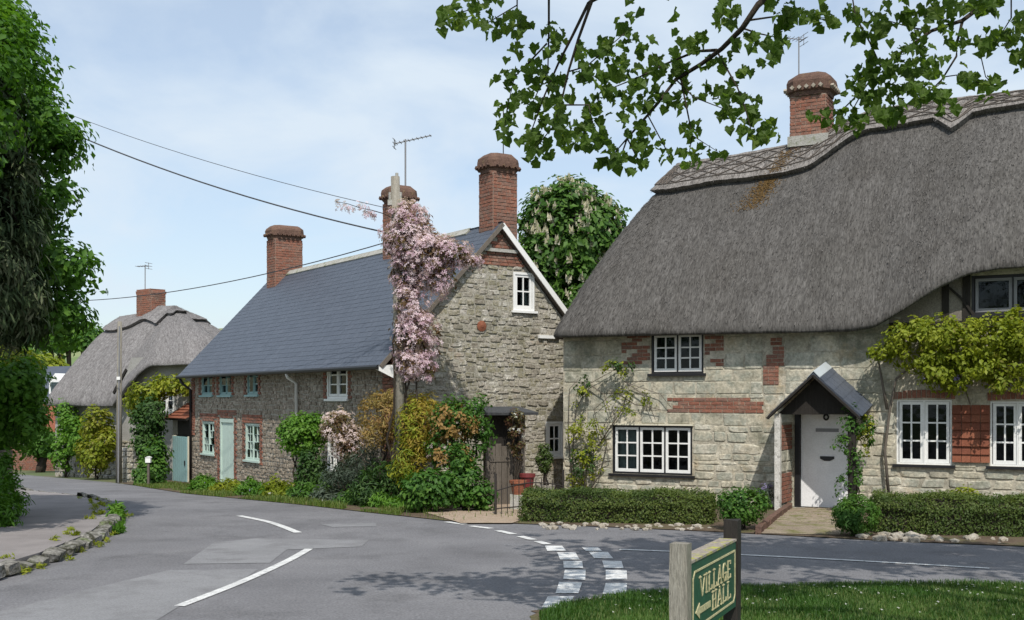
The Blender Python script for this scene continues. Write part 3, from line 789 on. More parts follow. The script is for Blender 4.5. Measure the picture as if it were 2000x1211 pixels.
def aerial(name, label, base, height, boom, boom_dir, n=7, r=.016, tilt=0.0):
    t = thing(name, label, 'aerial', base)
    MB().tube([(0, 0, 0), (0, 0, height)], r, 6).build('mast', K['metal'], t)
    if boom:
        d = Vector((*boom_dir, tilt)).normalized(); s = d.cross(Vector((0, 0, 1))).normalized()
        a = Vector((0, 0, height - .05))
        MB().tube([a - d * boom * .3, a + d * boom * .7], r * .7, 5).build('boom', K['metal'], t)
        e = MB()
        for i in range(n):
            p = a + d * boom * (-.25 + .92 * i / (n - 1)); L = .16 - .006 * i
            e.tube([p - s * L, p + s * L], r * .45, 4)
        rp = a - d * boom * .3
        e.tube([rp + Vector((0, 0, .12)), rp - Vector((0, 0, .12))], r * .6, 4)
        for k in (-.1, 0, .1): e.tube([rp + Vector((0, 0, k)) - s * .2, rp + Vector((0, 0, k)) + s * .2], r * .45, 4)
        e.build('element', K['metal'], t)
    return t
def eave_loop(u0, u1, v0, v1, rad, zf, step=.12):
    """closed loop of eave points round a rectangle with rounded corners; zf(u, v) gives the height"""
    P = []
    def seg(a, b):
        n = max(2, int((Vector(b) - Vector(a)).length / step))
        for i in range(n): P.append(tuple(Vector(a).lerp(Vector(b), i / n)))
    def arc(cx, cy, a0, a1):
        n = 10
        for i in range(n): a = a0 + (a1 - a0) * i / n; P.append((cx + rad * math.cos(a), cy + rad * math.sin(a)))
    h = math.pi / 2
    seg((u1 - rad, v0), (u0 + rad, v0)); arc(u0 + rad, v0 + rad, -h, -2 * h)
    seg((u0, v0 + rad), (u0, v1 - rad)); arc(u0 + rad, v1 - rad, 2 * h, h)
    seg((u0 + rad, v1), (u1 - rad, v1)); arc(u1 - rad, v1 - rad, h, 0)
    seg((u1, v1 - rad), (u1, v0 + rad)); arc(u1 - rad, v0 + rad, 0, -h)
    return [Vector((u, v, zf(u, v))) for u, v in P]
def thatch(parent, E, Rg, tlow, bulge=.16, nt=44, cap=.11, under=.34, seed=0., straws=20000, name='thatch_roof', lattice=True, front=None, tm='thatch', rm='ridge'):
    """thatched roof lofted from an eave loop E to ridge points Rg, with a raised ridge cap from tlow upwards"""
    n = len(E); T = np.linspace(0, 1, nt + 1)
    E_ = np.array(E); R_ = np.array(Rg)
    ctr = R_.mean(0)
    out = unit((E_ - R_) * np.array([1, 1, 0]))
    S = E_[:, None] + (R_ - E_)[:, None] * T[None, :, None]
    b = bulge * np.sin(np.pi * T) ** .8
    S = S + out[:, None] * b[None, :, None] * .7 + np.array([0, 0, 1]) * b[None, :, None] * .7
    # rounded lip at the eave
    lip = np.exp(-T * nt / 1.6) * .10
    S = S - out[:, None] * lip[None, :, None] * .6
    for i in range(n):
        for j in range(nt + 1):
            p = Vector(S[i, j]); k = mnoise.noise(p * .9 + Vector((seed, 0, 0))) * .05 + mnoise.noise(p * 4.0) * .016 + mnoise.noise(p * 11) * .010
            f = 1 if j < nt else .4
            S[i, j] += (out[i] * .7 + np.array([0, 0, .7])) * k * f
    L = np.concatenate([[0], np.cumsum(np.linalg.norm(np.diff(E_, axis=0), axis=1))])
    SL = np.linalg.norm(R_ - E_, axis=1)
    uv = np.stack([np.repeat(L[:, None], nt + 1, 1), SL.mean() * np.repeat(T[None], n, 0)], -1)
    rows = [S[:, j] for j in range(nt + 1)]
    lipv = E_ - out * .10 + np.array([0, 0, -.05])
    und = E_ - out * under + np.array([0, 0, .02]); top = E_ - out * (under + .3) + np.array([0, 0, .30])
    V = np.concatenate([top, und, lipv] + rows); m = nt + 4
    uvs = np.concatenate([np.stack([L, np.full(n, -.6)], -1), np.stack([L, np.full(n, -.35)], -1), np.stack([L, np.full(n, -.05)], -1)] + [uv[:, j] for j in range(nt + 1)])
    idx = np.arange(m * n).reshape(m, n)
    F = np.stack([idx[:-1], np.roll(idx[:-1], -1, 1), np.roll(idx[1:], -1, 1), idx[1:]], -1).reshape(-1, 4)[:, ::-1]
    roof = obj(name, mk_mesh(name, V, [F], None, uvs, True), K[tm], parent)
    # ridge cap
    def surf(i, t, off):
        x = t * nt; j = min(int(x), nt - 1); f = x - j
        p = S[i % n, j] * (1 - f) + S[i % n, j + 1] * f
        nr = out[i % n] * .68 + np.array([0, 0, .73])
        return p + nr * off
    kc = 9; C = []
    for i in range(n):
        C.append(surf(i, tlow[i] + .012, -.01))
        for k in range(kc + 1):
            t = tlow[i] + (1 - tlow[i]) * k / kc - (.004 if k == 0 else 0)
            C.append(surf(i, t, cap * (1.25 - .25 * k / kc) + (.02 * (k == kc)) + .014 * mnoise.noise(Vector((L[i] * 5, k * .7, 1)))))
    C = np.array(C).reshape(n, kc + 2, 3)
    cu = np.stack([np.repeat(L[:, None], kc + 2, 1), np.repeat(np.linspace(0, .9, kc + 2)[None], n, 0)], -1)
    idx = np.arange(n * (kc + 2)).reshape(n, kc + 2)
    F = np.stack([idx[:, :-1], np.roll(idx, -1, 0)[:, :-1], np.roll(idx, -1, 0)[:, 1:], idx[:, 1:]], -1).reshape(-1, 4)[:, ::-1]
    cp = obj('ridge_cap', mk_mesh('ridge_cap', C.reshape(-1, 3), [F], None, cu.reshape(-1, 2), False), K[rm], roof)
    if lattice:
        mb = MB()
        def line(pts): mb.tube(pts, .011, 4)
        fr = front or range(n)
        fr = [i for i in fr if i < n - 1]
        for fac in (.16, .52, .88):
            line([surf(i, tlow[i] + (1 - tlow[i]) * fac, cap * (1.25 - .25 * fac) + .016) for i in fr])
        stepn = 4
        for q in range(0, len(fr) - stepn, stepn):
            for flip, f0 in ((0, .18), (1, .18), (0, .54), (1, .54)):
                pts = []
                for k in range(stepn + 1):
                    i = fr[q + k]; f = f0 + .32 * (k / stepn if not flip else 1 - k / stepn)
                    pts.append(surf(i, tlow[i] + (1 - tlow[i]) * f, cap * (1.25 - .25 * f) + .016))
                line(pts)
        mb.build('hazel_rod', K['ligger'], roof, kind='stuff')
    if straws:
        w = np.linalg.norm(np.roll(E_, -1, 0) - E_, axis=1) * SL; w /= w.sum()
        ii = rng.choice(n, straws, p=w); tt = .012 + rng.random(straws) ** .9 * .97
        x = tt * nt; j = np.minimum(x.astype(int), nt - 1); f = (x - j)[:, None]; fi = rng.random(straws)[:, None]
        i2 = (ii + 1) % n
        P = (S[ii, j] * (1 - f) + S[ii, j + 1] * f) * (1 - fi) + (S[i2, j] * (1 - f) + S[i2, j + 1] * f) * fi
        nr = out[ii] * .68 + np.array([0, 0, .73])
        dn = unit(S[ii, j] - S[ii, j + 1])
        tl = np.array(tlow)[ii]
        P = P + nr * np.where(tt > tl, cap * 1.1 + .012, .006)[:, None]
        fwd = dn + nr * rng.uniform(.0, .14, (straws, 1)) + rng.normal(size=P.shape) * .16
        yv = unit(fwd); xv = unit(np.cross(yv, nr)); zv = np.cross(xv, yv)
        Rm = np.stack([xv, yv, zv], -1)
        sc = np.stack([rng.uniform(.007, .014, straws), rng.uniform(.025, .085, straws), np.ones(straws)], -1)
        stm = ([(-.5, 0, 0), (.5, 0, 0), (.5, 1, 0), (-.5, 1, 0)], [(0, 1, 2, 3)])
        me = scatter('loose_straw', stm, P, Rm, sc)
        obj('loose_straw', me, K['straw' if tm == 'thatch' else tm], roof, None, 'stuff')
    return roof, surf, n

# ================================================================== THATCHED COTTAGE
CROT = R(-28)
CM = Matrix.Translation((5.8, 20.9, 0)) @ Matrix.Rotation(CROT, 4, 'Z')
cot = thing('thatched_cottage', 'long stone cottage with deep grey thatch, slate-roofed porch and white casement windows', 'cottage', (5.8, 20.9, 0), CROT)
def cq(px, py, v=0.0): return on(CM, px, py, v)
def crect(p, v=0.0):
    a = cq(p[0], p[3], v); b = cq(p[2], p[1], v)
    return a[0], b[0], a[1], b[1]
U0, U1 = -5.36, 7.2
W_UP = crect((1272, 648, 1374, 730)); W_UP = (W_UP[0], W_UP[1], W_UP[2], W_UP[3])
W_LOW = crect((1196, 832, 1352, 924))
W_R1 = crect((1751, 781, 1859, 906))
W_R2 = crect((1934, 784, 2042, 910))
W_UR = crect((1897, 531, 2062, 616))
DOOR = crect((1553, 790, 1668, 994)); DOOR = (DOOR[0], DOOR[1], -.08, DOOR[3])
ops = [W_UP, W_LOW, W_R1, W_R2, W_UR, DOOR]
outline = [(U0, -.6), (U1, -.6), (U1, 4.6), (2.9, 4.55), (2.0, 4.22), (1.4, 3.85), (.9, 3.55), (U0, 3.55)]
cwall = obj('wall', wall_mesh('wall', outline, [rect(*o) for o in ops], .5), K['mortar'], cot)
# plain walls that close the house
mb = MB(); mb.box(U0, U0 + .4, .5, 6.0, -.6, 3.75); mb.box(U1 - .4, U1, .5, 6.0, -.6, 3.75); mb.box(U0 + .4, U1 - .4, 5.6, 6.0, -.6, 3.75)
mb.build('wall', K['mortar'], cot)
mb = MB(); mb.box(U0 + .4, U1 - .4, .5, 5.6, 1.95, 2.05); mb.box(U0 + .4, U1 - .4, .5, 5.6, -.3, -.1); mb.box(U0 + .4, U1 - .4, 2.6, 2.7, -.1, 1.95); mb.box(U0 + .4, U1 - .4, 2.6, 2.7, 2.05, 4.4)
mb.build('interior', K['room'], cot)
# brick repairs in the stonework
BZ = [crect((1303, 778, 1492, 806)), crect((1490, 655, 1532, 752)), crect((1214, 650, 1270, 712)), crect((1376, 650, 1414, 716)), crect((1860, 793, 1934, 902)), crect((1744, 768, 1866, 781)), crect((1928, 770, 2050, 784))]
BZ[1] = (BZ[1][0], BZ[1][1], BZ[1][2], BZ[1][3])
TILE_Z = BZ[4]
brick_list = []
for k, z in enumerate(BZ):
    if k == 4: continue
    if k == 1:
        w = z[1] - z[0]; h = z[3] - z[2]
        for (a, b, c, d) in ((0, .75, .0, .38), (.15, 1, .38, .62), (.45, 1, .62, .80), (.35, .9, .80, 1.0)):
            brick_list += bricks(z[0] + a * w, z[0] + b * w, z[2] + c * h, z[2] + d * h, seed=k)
    elif k in (5, 6):
        n = 13; w = (z[1] - z[0]) / n
        brick_list += [(z[0] + (i + .5) * w, (z[2] + z[3]) / 2 + .02 + .03 * math.sin(math.pi * (i + .5) / n), w - .012, z[3] - z[2] + .02) for i in range(n)]
    else:
        brick_list += bricks(*z, seed=k, rag=.4)
place_pieces('brick', brick_list, BRICK_M, cwall, .014, 300)
hol = [(o[0] - .01, o[1] + .01, o[2] - .06, o[3] + .02) for o in ops] + [(z[0], z[1], z[2], z[3]) for z in BZ]
PORCH_SIDE = (DOOR[0] - .28, DOOR[0], -.6, 2.2)
st = lay(U0, 3.75, -.35, .75, .10, .24, .20, .55, hol, .008, 2, .01) + lay(U0, 3.75, .75, 1.45, .10, .24, .18, .60, hol, .004, 3, .02) + lay(U0, 3.75, 1.45, 2.05, .18, .30, .26, .62, hol, .005, 5, .012) + lay(U0, 1.4, 2.05, 3.45, .22, .32, .36, .72, hol, .005, 4, .008)
st = [s_ for s_ in st if s_[2] > .05 and s_[3] > .04]
ash = [s_ for s_ in st if s_[1] > 1.45]; rub = [s_ for s_ in st if s_[1] <= 1.45]
ASHR_M = template_meshes('stone', RUBBLE_T, K['ashlar'])
place_pieces('stone', ash, ASHLAR_M, cwall, .009, 150, ASHLAR_T, K['ashlar'], 11, .6, tilt=.02)
place_pieces('stone', rub, ASHR_M, cwall, .014, 150, RUBBLE_T, K['ashlar'], 12, .7, tilt=.07)
# hung tiles between the right-hand windows
tz = TILE_Z; nr_, nc_ = 7, 4
TILE_T = ([(-.5, -.25, 0), (.5, -.25, 0), (-.5, -1, 0), (.5, -1, 0), (-.5, -.05, 1), (.5, -.05, 1), (-.5, .2, 1), (.5, .2, 1)], [(0, 2, 3, 1), (2, 4, 5, 3), (0, 6, 4, 2), (1, 3, 5, 7), (4, 6, 7, 5), (0, 1, 7, 6)])
tme = tmesh('tile', TILE_T); tme.materials.append(K['tile'])
for r0 in range(nr_):
    for c0 in range(nc_):
        w = (tz[1] - tz[0]) / nc_; h = (tz[3] - tz[2]) / nr_
        piece('tile', tme, cwall, (tz[0] + (c0 + .5) * w, -.012, tz[2] + r0 * h), (w * .95, random.uniform(.035, .05), h * 1.12), random.uniform(-.02, .02))
# windows
window(cot, None, *W_UP, 2, 2, 3, 'black', 'white', .035)
window(cot, None, *W_LOW, 3, 2, 3, 'black', 'white', .035, curtain=[(.02, .30, .92)])
window(cot, None, *W_R1, 2, 2, 3, 'white', 'white', .03, sill_mat='black')
window(cot, None, *W_R2, 2, 2, 3, 'white', 'white', .03, sill_mat='black')
window(cot, None, *W_UR, 2, 1, 1, 'black', 'metal', .05)
MB().box(W_LOW[0] - .03, W_LOW[1] + .03, -.05, .04, W_LOW[3] + .002, W_LOW[3] + .035).build('lintel', K['cream'], cot)
# timber frame under the raised eave
mb = MB(); mb.box(1.15, 4.2, -.03, .02, 3.18, 3.33); mb.box(2.05, 2.17, -.032, .02, 3.33, 4.10); mb.box(W_UR[0] - .14, W_UR[0] - .01, -.034, .02, 3.33, 4.40)
pts = [(1.62 + .85 * t, 0, 4.08 - .72 * t * t) for t in [i / 6 for i in range(7)]]
for a, b in zip(pts[:-1], pts[1:]): mb.beam((a[0] + .15, -.01, a[2]), (b[0] + .15, -.01, b[2]), .04, .10, (0, 1, 0))
mb.build('timber_frame', K['darkwood'], cot)
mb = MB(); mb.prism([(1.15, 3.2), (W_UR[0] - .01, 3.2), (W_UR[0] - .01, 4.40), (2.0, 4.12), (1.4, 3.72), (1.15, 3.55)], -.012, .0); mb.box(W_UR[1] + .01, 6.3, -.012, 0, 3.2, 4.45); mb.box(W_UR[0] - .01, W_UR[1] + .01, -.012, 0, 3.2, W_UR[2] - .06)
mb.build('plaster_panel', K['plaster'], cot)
# thatch
_zu = [(-9, 3.28), (.55, 3.22), (.95, 3.27), (1.44, 3.55), (2.03, 3.92), (2.52, 4.14), (3.0, 4.21), (5.0, 4.25), (6.0, 4.0), (6.8, 3.5), (9, 3.4)]
def zeave(u, v):
    z = float(np.interp(u, [a for a, b in _zu], [b for a, b in _zu]))
    return z if v < 1.0 else 3.3 + (z - 3.3) * max(0, 1 - (v - 1.0) / 1.5)
_zr = [(-3.86, 7.16), (-2.5, 7.22), (-1.3, 7.32), (-.75, 7.42), (-.2, 7.70), (.3, 7.86), (1.0, 7.88), (5.2, 7.90)]
def zridge(u): return float(np.interp(u, [a for a, b in _zr], [b for a, b in _zr]))
E = eave_loop(-5.60, 7.7, -.5, 6.5, .55, zeave)
RU0, RU1 = -3.86, 5.4
Rg = [Vector((min(max(e.x, RU0), RU1) if True else 0, 3.0, zridge(min(max(e.x, RU0), RU1)))) for e in E]
_tl = [(-9, .805), (-1.75, .80), (-1.3, .795), (-.9, .80), (-.45, .83), (.05, .865), (.5, .875), (1.62, .868), (1.98, .78), (2.32, .872), (3.4, .872), (9, .87)]
tl = [float(np.interp(e.x, [a for a, b in _tl], [b for a, b in _tl])) if e.y < 1 else .82 for e in E]
roof, surf, nE = thatch(cot, E, Rg, tl, bulge=.20, nt=46, cap=.12, straws=50000, front=[i for i in range(len(E)) if E[i].y < .6 and E[i].x < 6.5 and i < 140])
# moss streak running down from the chimney
def roof_at(u, t, off):
    best = min((i for i in range(len(E)) if E[i].y < 0), key=lambda i: abs(E[i].x - u))
    return surf(best, t, off)
P = []; N = []
for k in range(2600):
    t = random.uniform(.60, .80); c = -1.62 - (0.8 - t) * 1.3 
    u = c + random.gauss(0, .10 + (.80 - t) * .3)
    if random.random() < (t - .55) / .22:
        P.append(roof_at(u, t, .012) + np.array([random.uniform(-.06, .06), 0, 0])); N.append((random.gauss(0, .3), -.65 + random.gauss(0, .3), .75))
for k in range(500):
    t = random.uniform(.80, .93); u = -1.5 + (t - .8) * 1.5 + random.gauss(0, .10)
    P.append(roof_at(u, t, .155) + np.array([random.uniform(-.06, .06), 0, 0])); N.append((random.gauss(0, .3), -.65 + random.gauss(0, .3), .75))
P = np.array(P); N = np.array(N)
obj('moss', scatter('moss', LEAF, P, basis(N), rng.uniform(.02, .045, len(P))), K['moss'], roof, None, 'stuff')
CH = cq(1586, 200, 3.0)
chimney(cot, CH[0], 3.0, 6.6, cq(1586, 150, 3.0)[1], .74, .74, .48, .11, capm='lichen', dent=True)
# lead flashing round the chimney
MB().box(CH[0] - .42, CH[0] + .42, 2.58, 3.42, 7.28, 7.50).build('flashing', K['stonegrey'], cot)

# porch: tilted slate roof on a white post, black frame, plain door
PD = 1.0
def pq(px, py, v): return cq(px, py, v)
apex_f = (cq(1589, 728, -PD)); eaveR_f = cq(1681, 812, -PD); eaveL_f = cq(1499, 812, -PD)
rise = .20
af = Vector((apex_f[0], -PD, apex_f[1])); er = Vector((eaveR_f[0], -PD, eaveR_f[1])); el = Vector((eaveL_f[0], -PD, eaveL_f[1]))
bk = Vector((0, PD + .0, rise))
porch = thing('porch', None, None); porch.parent = cot
for k in ('label', 'category'):
    if k in porch: del porch[k]
def slab(name, a, b, m, th=.045, par=porch):
    nrm = (b - a).cross(bk).normalized()
    if nrm.z < 0: nrm = -nrm
    vs = [a, b, b + bk, a + bk]; vs = vs + [v - nrm * th for v in vs]
    return MB().add(vs, [(0, 1, 2, 3), (7, 6, 5, 4), (0, 4, 5, 1), (1, 5, 6, 2), (2, 6, 7, 3), (3, 7, 4, 0)]).build(name, m, par)
slab('roof_slope', af, er, K['slate']); slab('roof_slope', af, el, K['slate'])
# slates on the porch slopes
def slab_slates(a, b, rows=5, cols=4):
    nrm = (b - a).cross(bk).normalized()
    if nrm.z < 0: nrm = -nrm
    for r0 in range(rows):
        for c0 in range(cols):
            p0 = a.lerp(b, (r0) / rows); p1 = a.lerp(b, (r0 + 1.12) / rows)
            if r0 == rows - 1: p1 = a.lerp(b, 1.02)
            q0 = bk * (c0 / cols + .004); q1 = bk * ((c0 + 1) / cols - .004)
            lo = nrm * .004; hi = nrm * .014
            vs = [p0 + q0 + lo, p0 + q1 + lo, p1 + q1 + hi, p1 + q0 + hi]; vs += [v - nrm * .004 for v in vs]
            MB().add(vs, [(0, 1, 2, 3), (7, 6, 5, 4), (0, 4, 5, 1), (1, 5, 6, 2), (2, 6, 7, 3), (3, 7, 4, 0)]).build('slate', K['slate'], porch)
slab_slates(af, er); slab_slates(af, el)
nR = (er - af).normalized() * .15; nL = (el - af).normalized() * .15
vs = [af + nL + Vector((0, -.01, .025)), af + Vector((0, -.01, .035)), af + nR + Vector((0, -.01, .025))]
vs = vs + [v + bk + Vector((0, .01, 0)) for v in vs]; vs2 = [v - Vector((0, 0, .012)) for v in vs]
MB().add(vs + vs2, [(0, 1, 4, 3), (1, 2, 5, 4), (6, 9, 10, 7), (7, 10, 11, 8), (0, 6, 7, 1), (1, 7, 8, 2), (3, 4, 10, 9), (4, 5, 11, 10), (0, 3, 9, 6), (2, 8, 11, 5)]).build('ridge_cap', K['lead'], porch)
# bargeboards and gable shade panel
mb = MB()
for e_ in (er, el):
    d = (e_ - af).normalized()
    mb.beam(af + Vector((0, -.012, -.05)), e_ + Vector((0, -.012, -.05)), .035, .11, (0, 1, 0))
mb.build('bargeboard', K['darkwood'], porch)
tb = el.z + .02
MB().prism([(af.x, af.z - .08), (el.x + .12, el.z + .02), (er.x - .12, er.z + .02)], -PD + .22, -PD + .25).build('gable_shade', K['darkwood'], porch)  # dark triangle set back for the shade under the porch roof
px0 = cq(1514, 900, -PD + .08)[0]; px1 = cq(1525, 900, -PD + .08)[0]
MB().box(px0, px1, -PD + .03, -PD + .13, -.06, tb + .02).build('post', K['weatheredwhite'], porch)
pr0 = cq(1657, 900, -PD + .08)[0]; pr1 = cq(1668, 900, -PD + .08)[0]
MB().box(pr0, pr1 + .03, -PD + .03, -PD + .13, -.06, tb + .02).build('post', K['darkwood'], porch)
# brick and stone flank wall on the left
fx = px1
fl_M = Matrix.Translation((fx - .03, -PD + .13, 0)) @ Matrix.Rotation(math.pi / 2, 4, 'Z')
MB().box(px0 + .02, fx - .03, -PD + .13, -.03, -.06, tb - .15).build('side_wall', K['mortar'], porch)
sw = [o for o in cot.children_recursive if o.name.startswith('side_wall')][0]
# face towards the door (+x): frame whose -y looks along +x
fm = Matrix(((0, -1, 0, fx - .03), (1, 0, 0, 0), (0, 0, 1, 0), (0, 0, 0, 1)))
lst = bricks(-PD + .14, -.04, .05, .62, bh=.078) + bricks(-PD + .14, -.04, 1.02, tb - .2, bh=.078)
for cx, cz, w, h in lst:
    piece('brick', random.choice(BRICK_M), porch, None, None, M=fm @ Matrix.Translation((cx, 0, cz)) @ Matrix.Diagonal((w, .02, h, 1)))
for cx, cz, w, h in lay(-PD + .14, -.04, .62, 1.02, .18, .22, .35, .5, []):
    piece('stone', random.choice(ASHLAR_M), porch, None, None, M=fm @ Matrix.Translation((cx, 0, cz)) @ Matrix.Diagonal((w, .02, h, 1)))
# front returns beside the post
MB().box(px0 - .02, px1 + .02, -PD + .0, -PD + .16, -.2, -.06).build('post_base', K['stonegrey'], porch)
# door
dx0, dx1, dz1 = DOOR[0], DOOR[1], DOOR[3]
mb = MB(); mb.box(dx0, dx0 + .10, -.03, .14, -.08, dz1); mb.box(dx1 - .05, dx1, -.03, .14, -.08, dz1); mb.box(dx0 + .10, dx1 - .05, -.028, .14, dz1 - .09, dz1)
mb.build('door_frame', K['black'], cot)
dr = MB().box(dx0 + .105, dx1 - .055, .03, .075, -.055, dz1 - .095).build('door', K['dooroffwhite'], cot)
cxd = (dx0 + dx1) / 2 + .03
MB().add(*([(cxd + .055 * math.cos(a) * r0, y0, 1.62 + .065 * math.sin(a) * r0) for r0, y0 in ((1, .03), (1, .015), (.55, .005), (.45, .02)) for a in [2 * math.pi * k / 14 for k in range(14)]], [(i * 14 + k, i * 14 + (k + 1) % 14, (i + 1) * 14 + (k + 1) % 14, (i + 1) * 14 + k) for i in range(3) for k in range(14)])).build('door_knocker', K['black'], dr)
kx, kz = cq(1615, 840); MB().box(kx - .21, kx + .21, .018, .032, kz - .035, kz + .03).build('name_plate', K['metal'], dr)
kx, kz = cq(1615, 895)
MB().prism([(kx - .13, kz + .035), (kx + .13, kz + .035), (kx + .13, kz - .01), (kx + .05, kz - .05), (kx - .05, kz - .05), (kx - .13, kz - .01)], .012, .032).build('letter_box', K['black'], dr)
MB().box(dx0 - .02, dx1 + .05, -.35, .0, -.16, -.07).build('doorstep', K['stonegrey'], cot)

# ================================================================== SLATE ROOFED HOUSE
SROT = math.atan2(.563, .826)
S_O = Vector((-2.405, 22.8, 0))
SM = Matrix.Translation(S_O) @ Matrix.Rotation(SROT, 4, 'Z')          # x along the gable, y along the street front
sh = thing('slate_roofed_house', 'rubble stone house with long blue slate roof, its gable facing the junction', 'house', S_O, SROT)
SW, SL_, EZ, RZ = 5.15, 12.4, 2.85, 5.62
def gq(px, py, v=0.0): return on(SM, px, py, v)
def grect(p):
    a = gq(p[0], p[3]); b = gq(p[2], p[1]); return a[0], b[0], a[1], b[1]
FM_l = Matrix(((0, 1, 0, 0), (-1, 0, 0, 0), (0, 0, 1, 0), (0, 0, 0, 1)))       # street front frame inside the house
FM = SM @ FM_l
def fq(px, py, v=0.0): return on(FM, px, py, v)
def frect(p):
    a = fq(p[0], p[3]); b = fq(p[2], p[1]); xm = sorted((a[0], b[0])); z = on(FM, (p[0] + p[2]) / 2, p[3]), on(FM, (p[0] + p[2]) / 2, p[1])
    return xm[0], xm[1], z[0][1], z[1][1]
g_up = grect((1002, 534, 1043, 606)); g_lo = grect((1066, 823, 1100, 892))
gout = [(0, -.6), (SW, -.6), (SW, EZ), (SW / 2, RZ - .05), (0, EZ)]
gw = obj('wall', wall_mesh('wall', gout, [rect(*g_up), rect(*g_lo)], .4), K['rubble_mortar'], sh)
BRZ = gq(985, 520)[1]      # brick begins here
hol = [(o[0] - .01, o[1] + .01, o[2] - .05, o[3] + .03) for o in (g_up, g_lo)]
st = lay(0, SW, -.35, EZ - .1, .05, .15, .07, .32, hol, .003, 21, .03)
z = EZ - .1; r_ = random.Random(3)
slope = (RZ - EZ) / (SW / 2)
while z < BRZ:
    h = min(r_.uniform(.07, .14), BRZ - z + .02); ins = max(0, (z + h - EZ) / slope)
    st += lay(ins, SW - ins, z, z + h - .001, h, h, .07, .32, hol, .003, int(z * 1000), .025); z += h
vis = lambda s_: -(s_[2] * s_[3]) * (1 if 1.0 < s_[0] < 4.35 and s_[1] > .8 else .2)
place_pieces('stone', st, RUBBLE_M, gw, .016, 296, RUBBLE_T, K['rubble'], 22, .9, key=vis, tilt=.16)
br = []
z = BRZ
while z < RZ - .12:
    ins = max(0, (z + .075 - EZ) / slope) + .02
    br += bricks(ins, SW - ins, z, z + .07, hol, .22, .075, 5) if int(round((z - BRZ) / .075)) % 2 == 0 else bricks(ins + .11, SW - ins, z, z + .07, hol, .22, .075, 5)
    z += .075
place_pieces('brick', br, BRICK_M, gw, .028, 200, BRICK_T, K['brick'], 6)
bz = gq(985, 485)[1]; ins = (bz - EZ) / slope
MB().box(ins - .05, SW - ins + .05, -.09, .0, bz - .10, bz - .03).build('string_course', K['stonegrey'], sh)
window(sh, None, *g_up, 1, 2, 2, 'white', 'white', .05, .03, True, curtain=[(.55, .85, .6)], sill_mat='white', rail=.05)
window(sh, None, *g_lo, 1, 2, 2, 'white', 'white', .05, .03, True, sill_mat='white')
tx, tz_ = gq(939, 637)
MB().lathe([(.10, 0), (.12, .01), (.05, .03), (.03, .04)], 10).build('tie_plate', K['tile'], sh, Matrix.Translation((tx, -.03, tz_)) @ Matrix.Rotation(math.pi / 2, 4, 'X'))
# white stone ledge beside the thatch
lx0, lz0 = gq(1050, 658)
MB().box(lx0, lx0 + .55, -.07, .02, lz0 - .03, lz0 + .04).build('ledge', K['white'], sh)
# street front
u3 = [frect((394, 716, 416, 772)), frect((429, 714, 453, 772)), frect((483, 712, 505, 771)), frect((640, 705, 680, 779))]
l3 = [frect((396, 824, 420, 886)), frect((480, 828, 508, 899)), frect((640, 850, 664, 917))]
dr_ = frect((431, 818, 458, 944)); dr_ = (dr_[0], dr_[1], gz(30.6) + .03, dr_[3])
fop = u3 + l3 + [dr_]
fop = [(a, b, c, min(d, EZ - .04)) for a, b, c, d in fop]
u3 = fop[:4]; l3 = fop[4:7]; dr_ = fop[7]
fw_ = obj('wall', wall_mesh('wall', rect(-SL_, -.001, -.9, EZ), [rect(*o) for o in fop], .4), K['rubble_mortar'], sh, FM_l)
hol = [(o[0] - .01, o[1] + .01, o[2] - .04, o[3] + .02) for o in fop]
bq = []
for o in l3[:2] + [dr_]:
    bq += [(o[0] - .20, o[0] - .01, o[2] - .1, o[3] + .02), (o[1] + .01, o[1] + .20, o[2] - .1, o[3] + .02), (o[0] - .2, o[1] + .2, o[3] + .02, o[3] + .26)]
for o in u3:
    bq += [(o[0] - .2, o[0] - .01, o[2], o[3]), (o[1] + .01, o[1] + .2, o[2], o[3])]
bq += [(-.42, -.0, -.6, EZ), (-SL_, -SL_ + .3, .9, EZ)]
bl = []
for q in bq: bl += bricks(*q, holes=hol, seed=1)
# bricks of overlapping surrounds only once
seen = []; bl2 = []
for b in bl:
    if not any(abs(b[0] - s_[0]) < .12 and abs(b[1] - s_[1]) < .05 for s_ in seen[-400:]): bl2.append(b); seen.append(b)
joined('brickwork', bl2, BRICK_T, K['brick'], fw_, .03, 8)
st = lay(-SL_, 0, -.75, EZ, .07, .13, .08, .22, hol + bq, .006, 31, .018)
joined('stonework', st, RUBBLE_T, K['flint'], fw_, .018, 9, .7)
for o in u3[:3]: window(sh, FM_l, *o, 2, 1, 3, 'teal', 'teal', .035, .05, True, rail=.035, curtain=[(.05, .35, .9)])
window(sh, FM_l, *u3[3], 2, 1, 3, 'white', 'white', .05, .03, True, rail=.045, curtain=[(.08, .40, .95)])
for o in l3[:2]: window(sh, FM_l, *o, 2, 2, 4, 'palegreen', 'palegreen', .03, .04, True, rail=.028, bar=.024, curtain=[(.06, .42, .9), (.58, .94, .9)])
window(sh, FM_l, *l3[2], 2, 1, 3, 'white', 'white', .04, .04, True)
d = dr_
df = MB(); df.box(d[0], d[0] + .07, -.02, .1, d[2], d[3]); df.box(d[1] - .07, d[1], -.02, .1, d[2], d[3]); df.box(d[0] + .07, d[1] - .07, -.018, .1, d[3] - .10, d[3])
df.build('door_frame', K['palegreen'], sh, FM_l)
dd_ = MB().box(d[0] + .072, d[1] - .072, .02, .06, d[2], d[3] - .102).build('door', K['palegreen'], sh, FM_l)
for k in range(3):
    x = d[0] + .1 + k * (d[1] - d[0] - .2) / 3; MB().box(x, x + (d[1] - d[0] - .2) / 3 - .012, .012, .02, d[2] + .08, d[3] - .16).build('board', K['palegreen'], dd_)
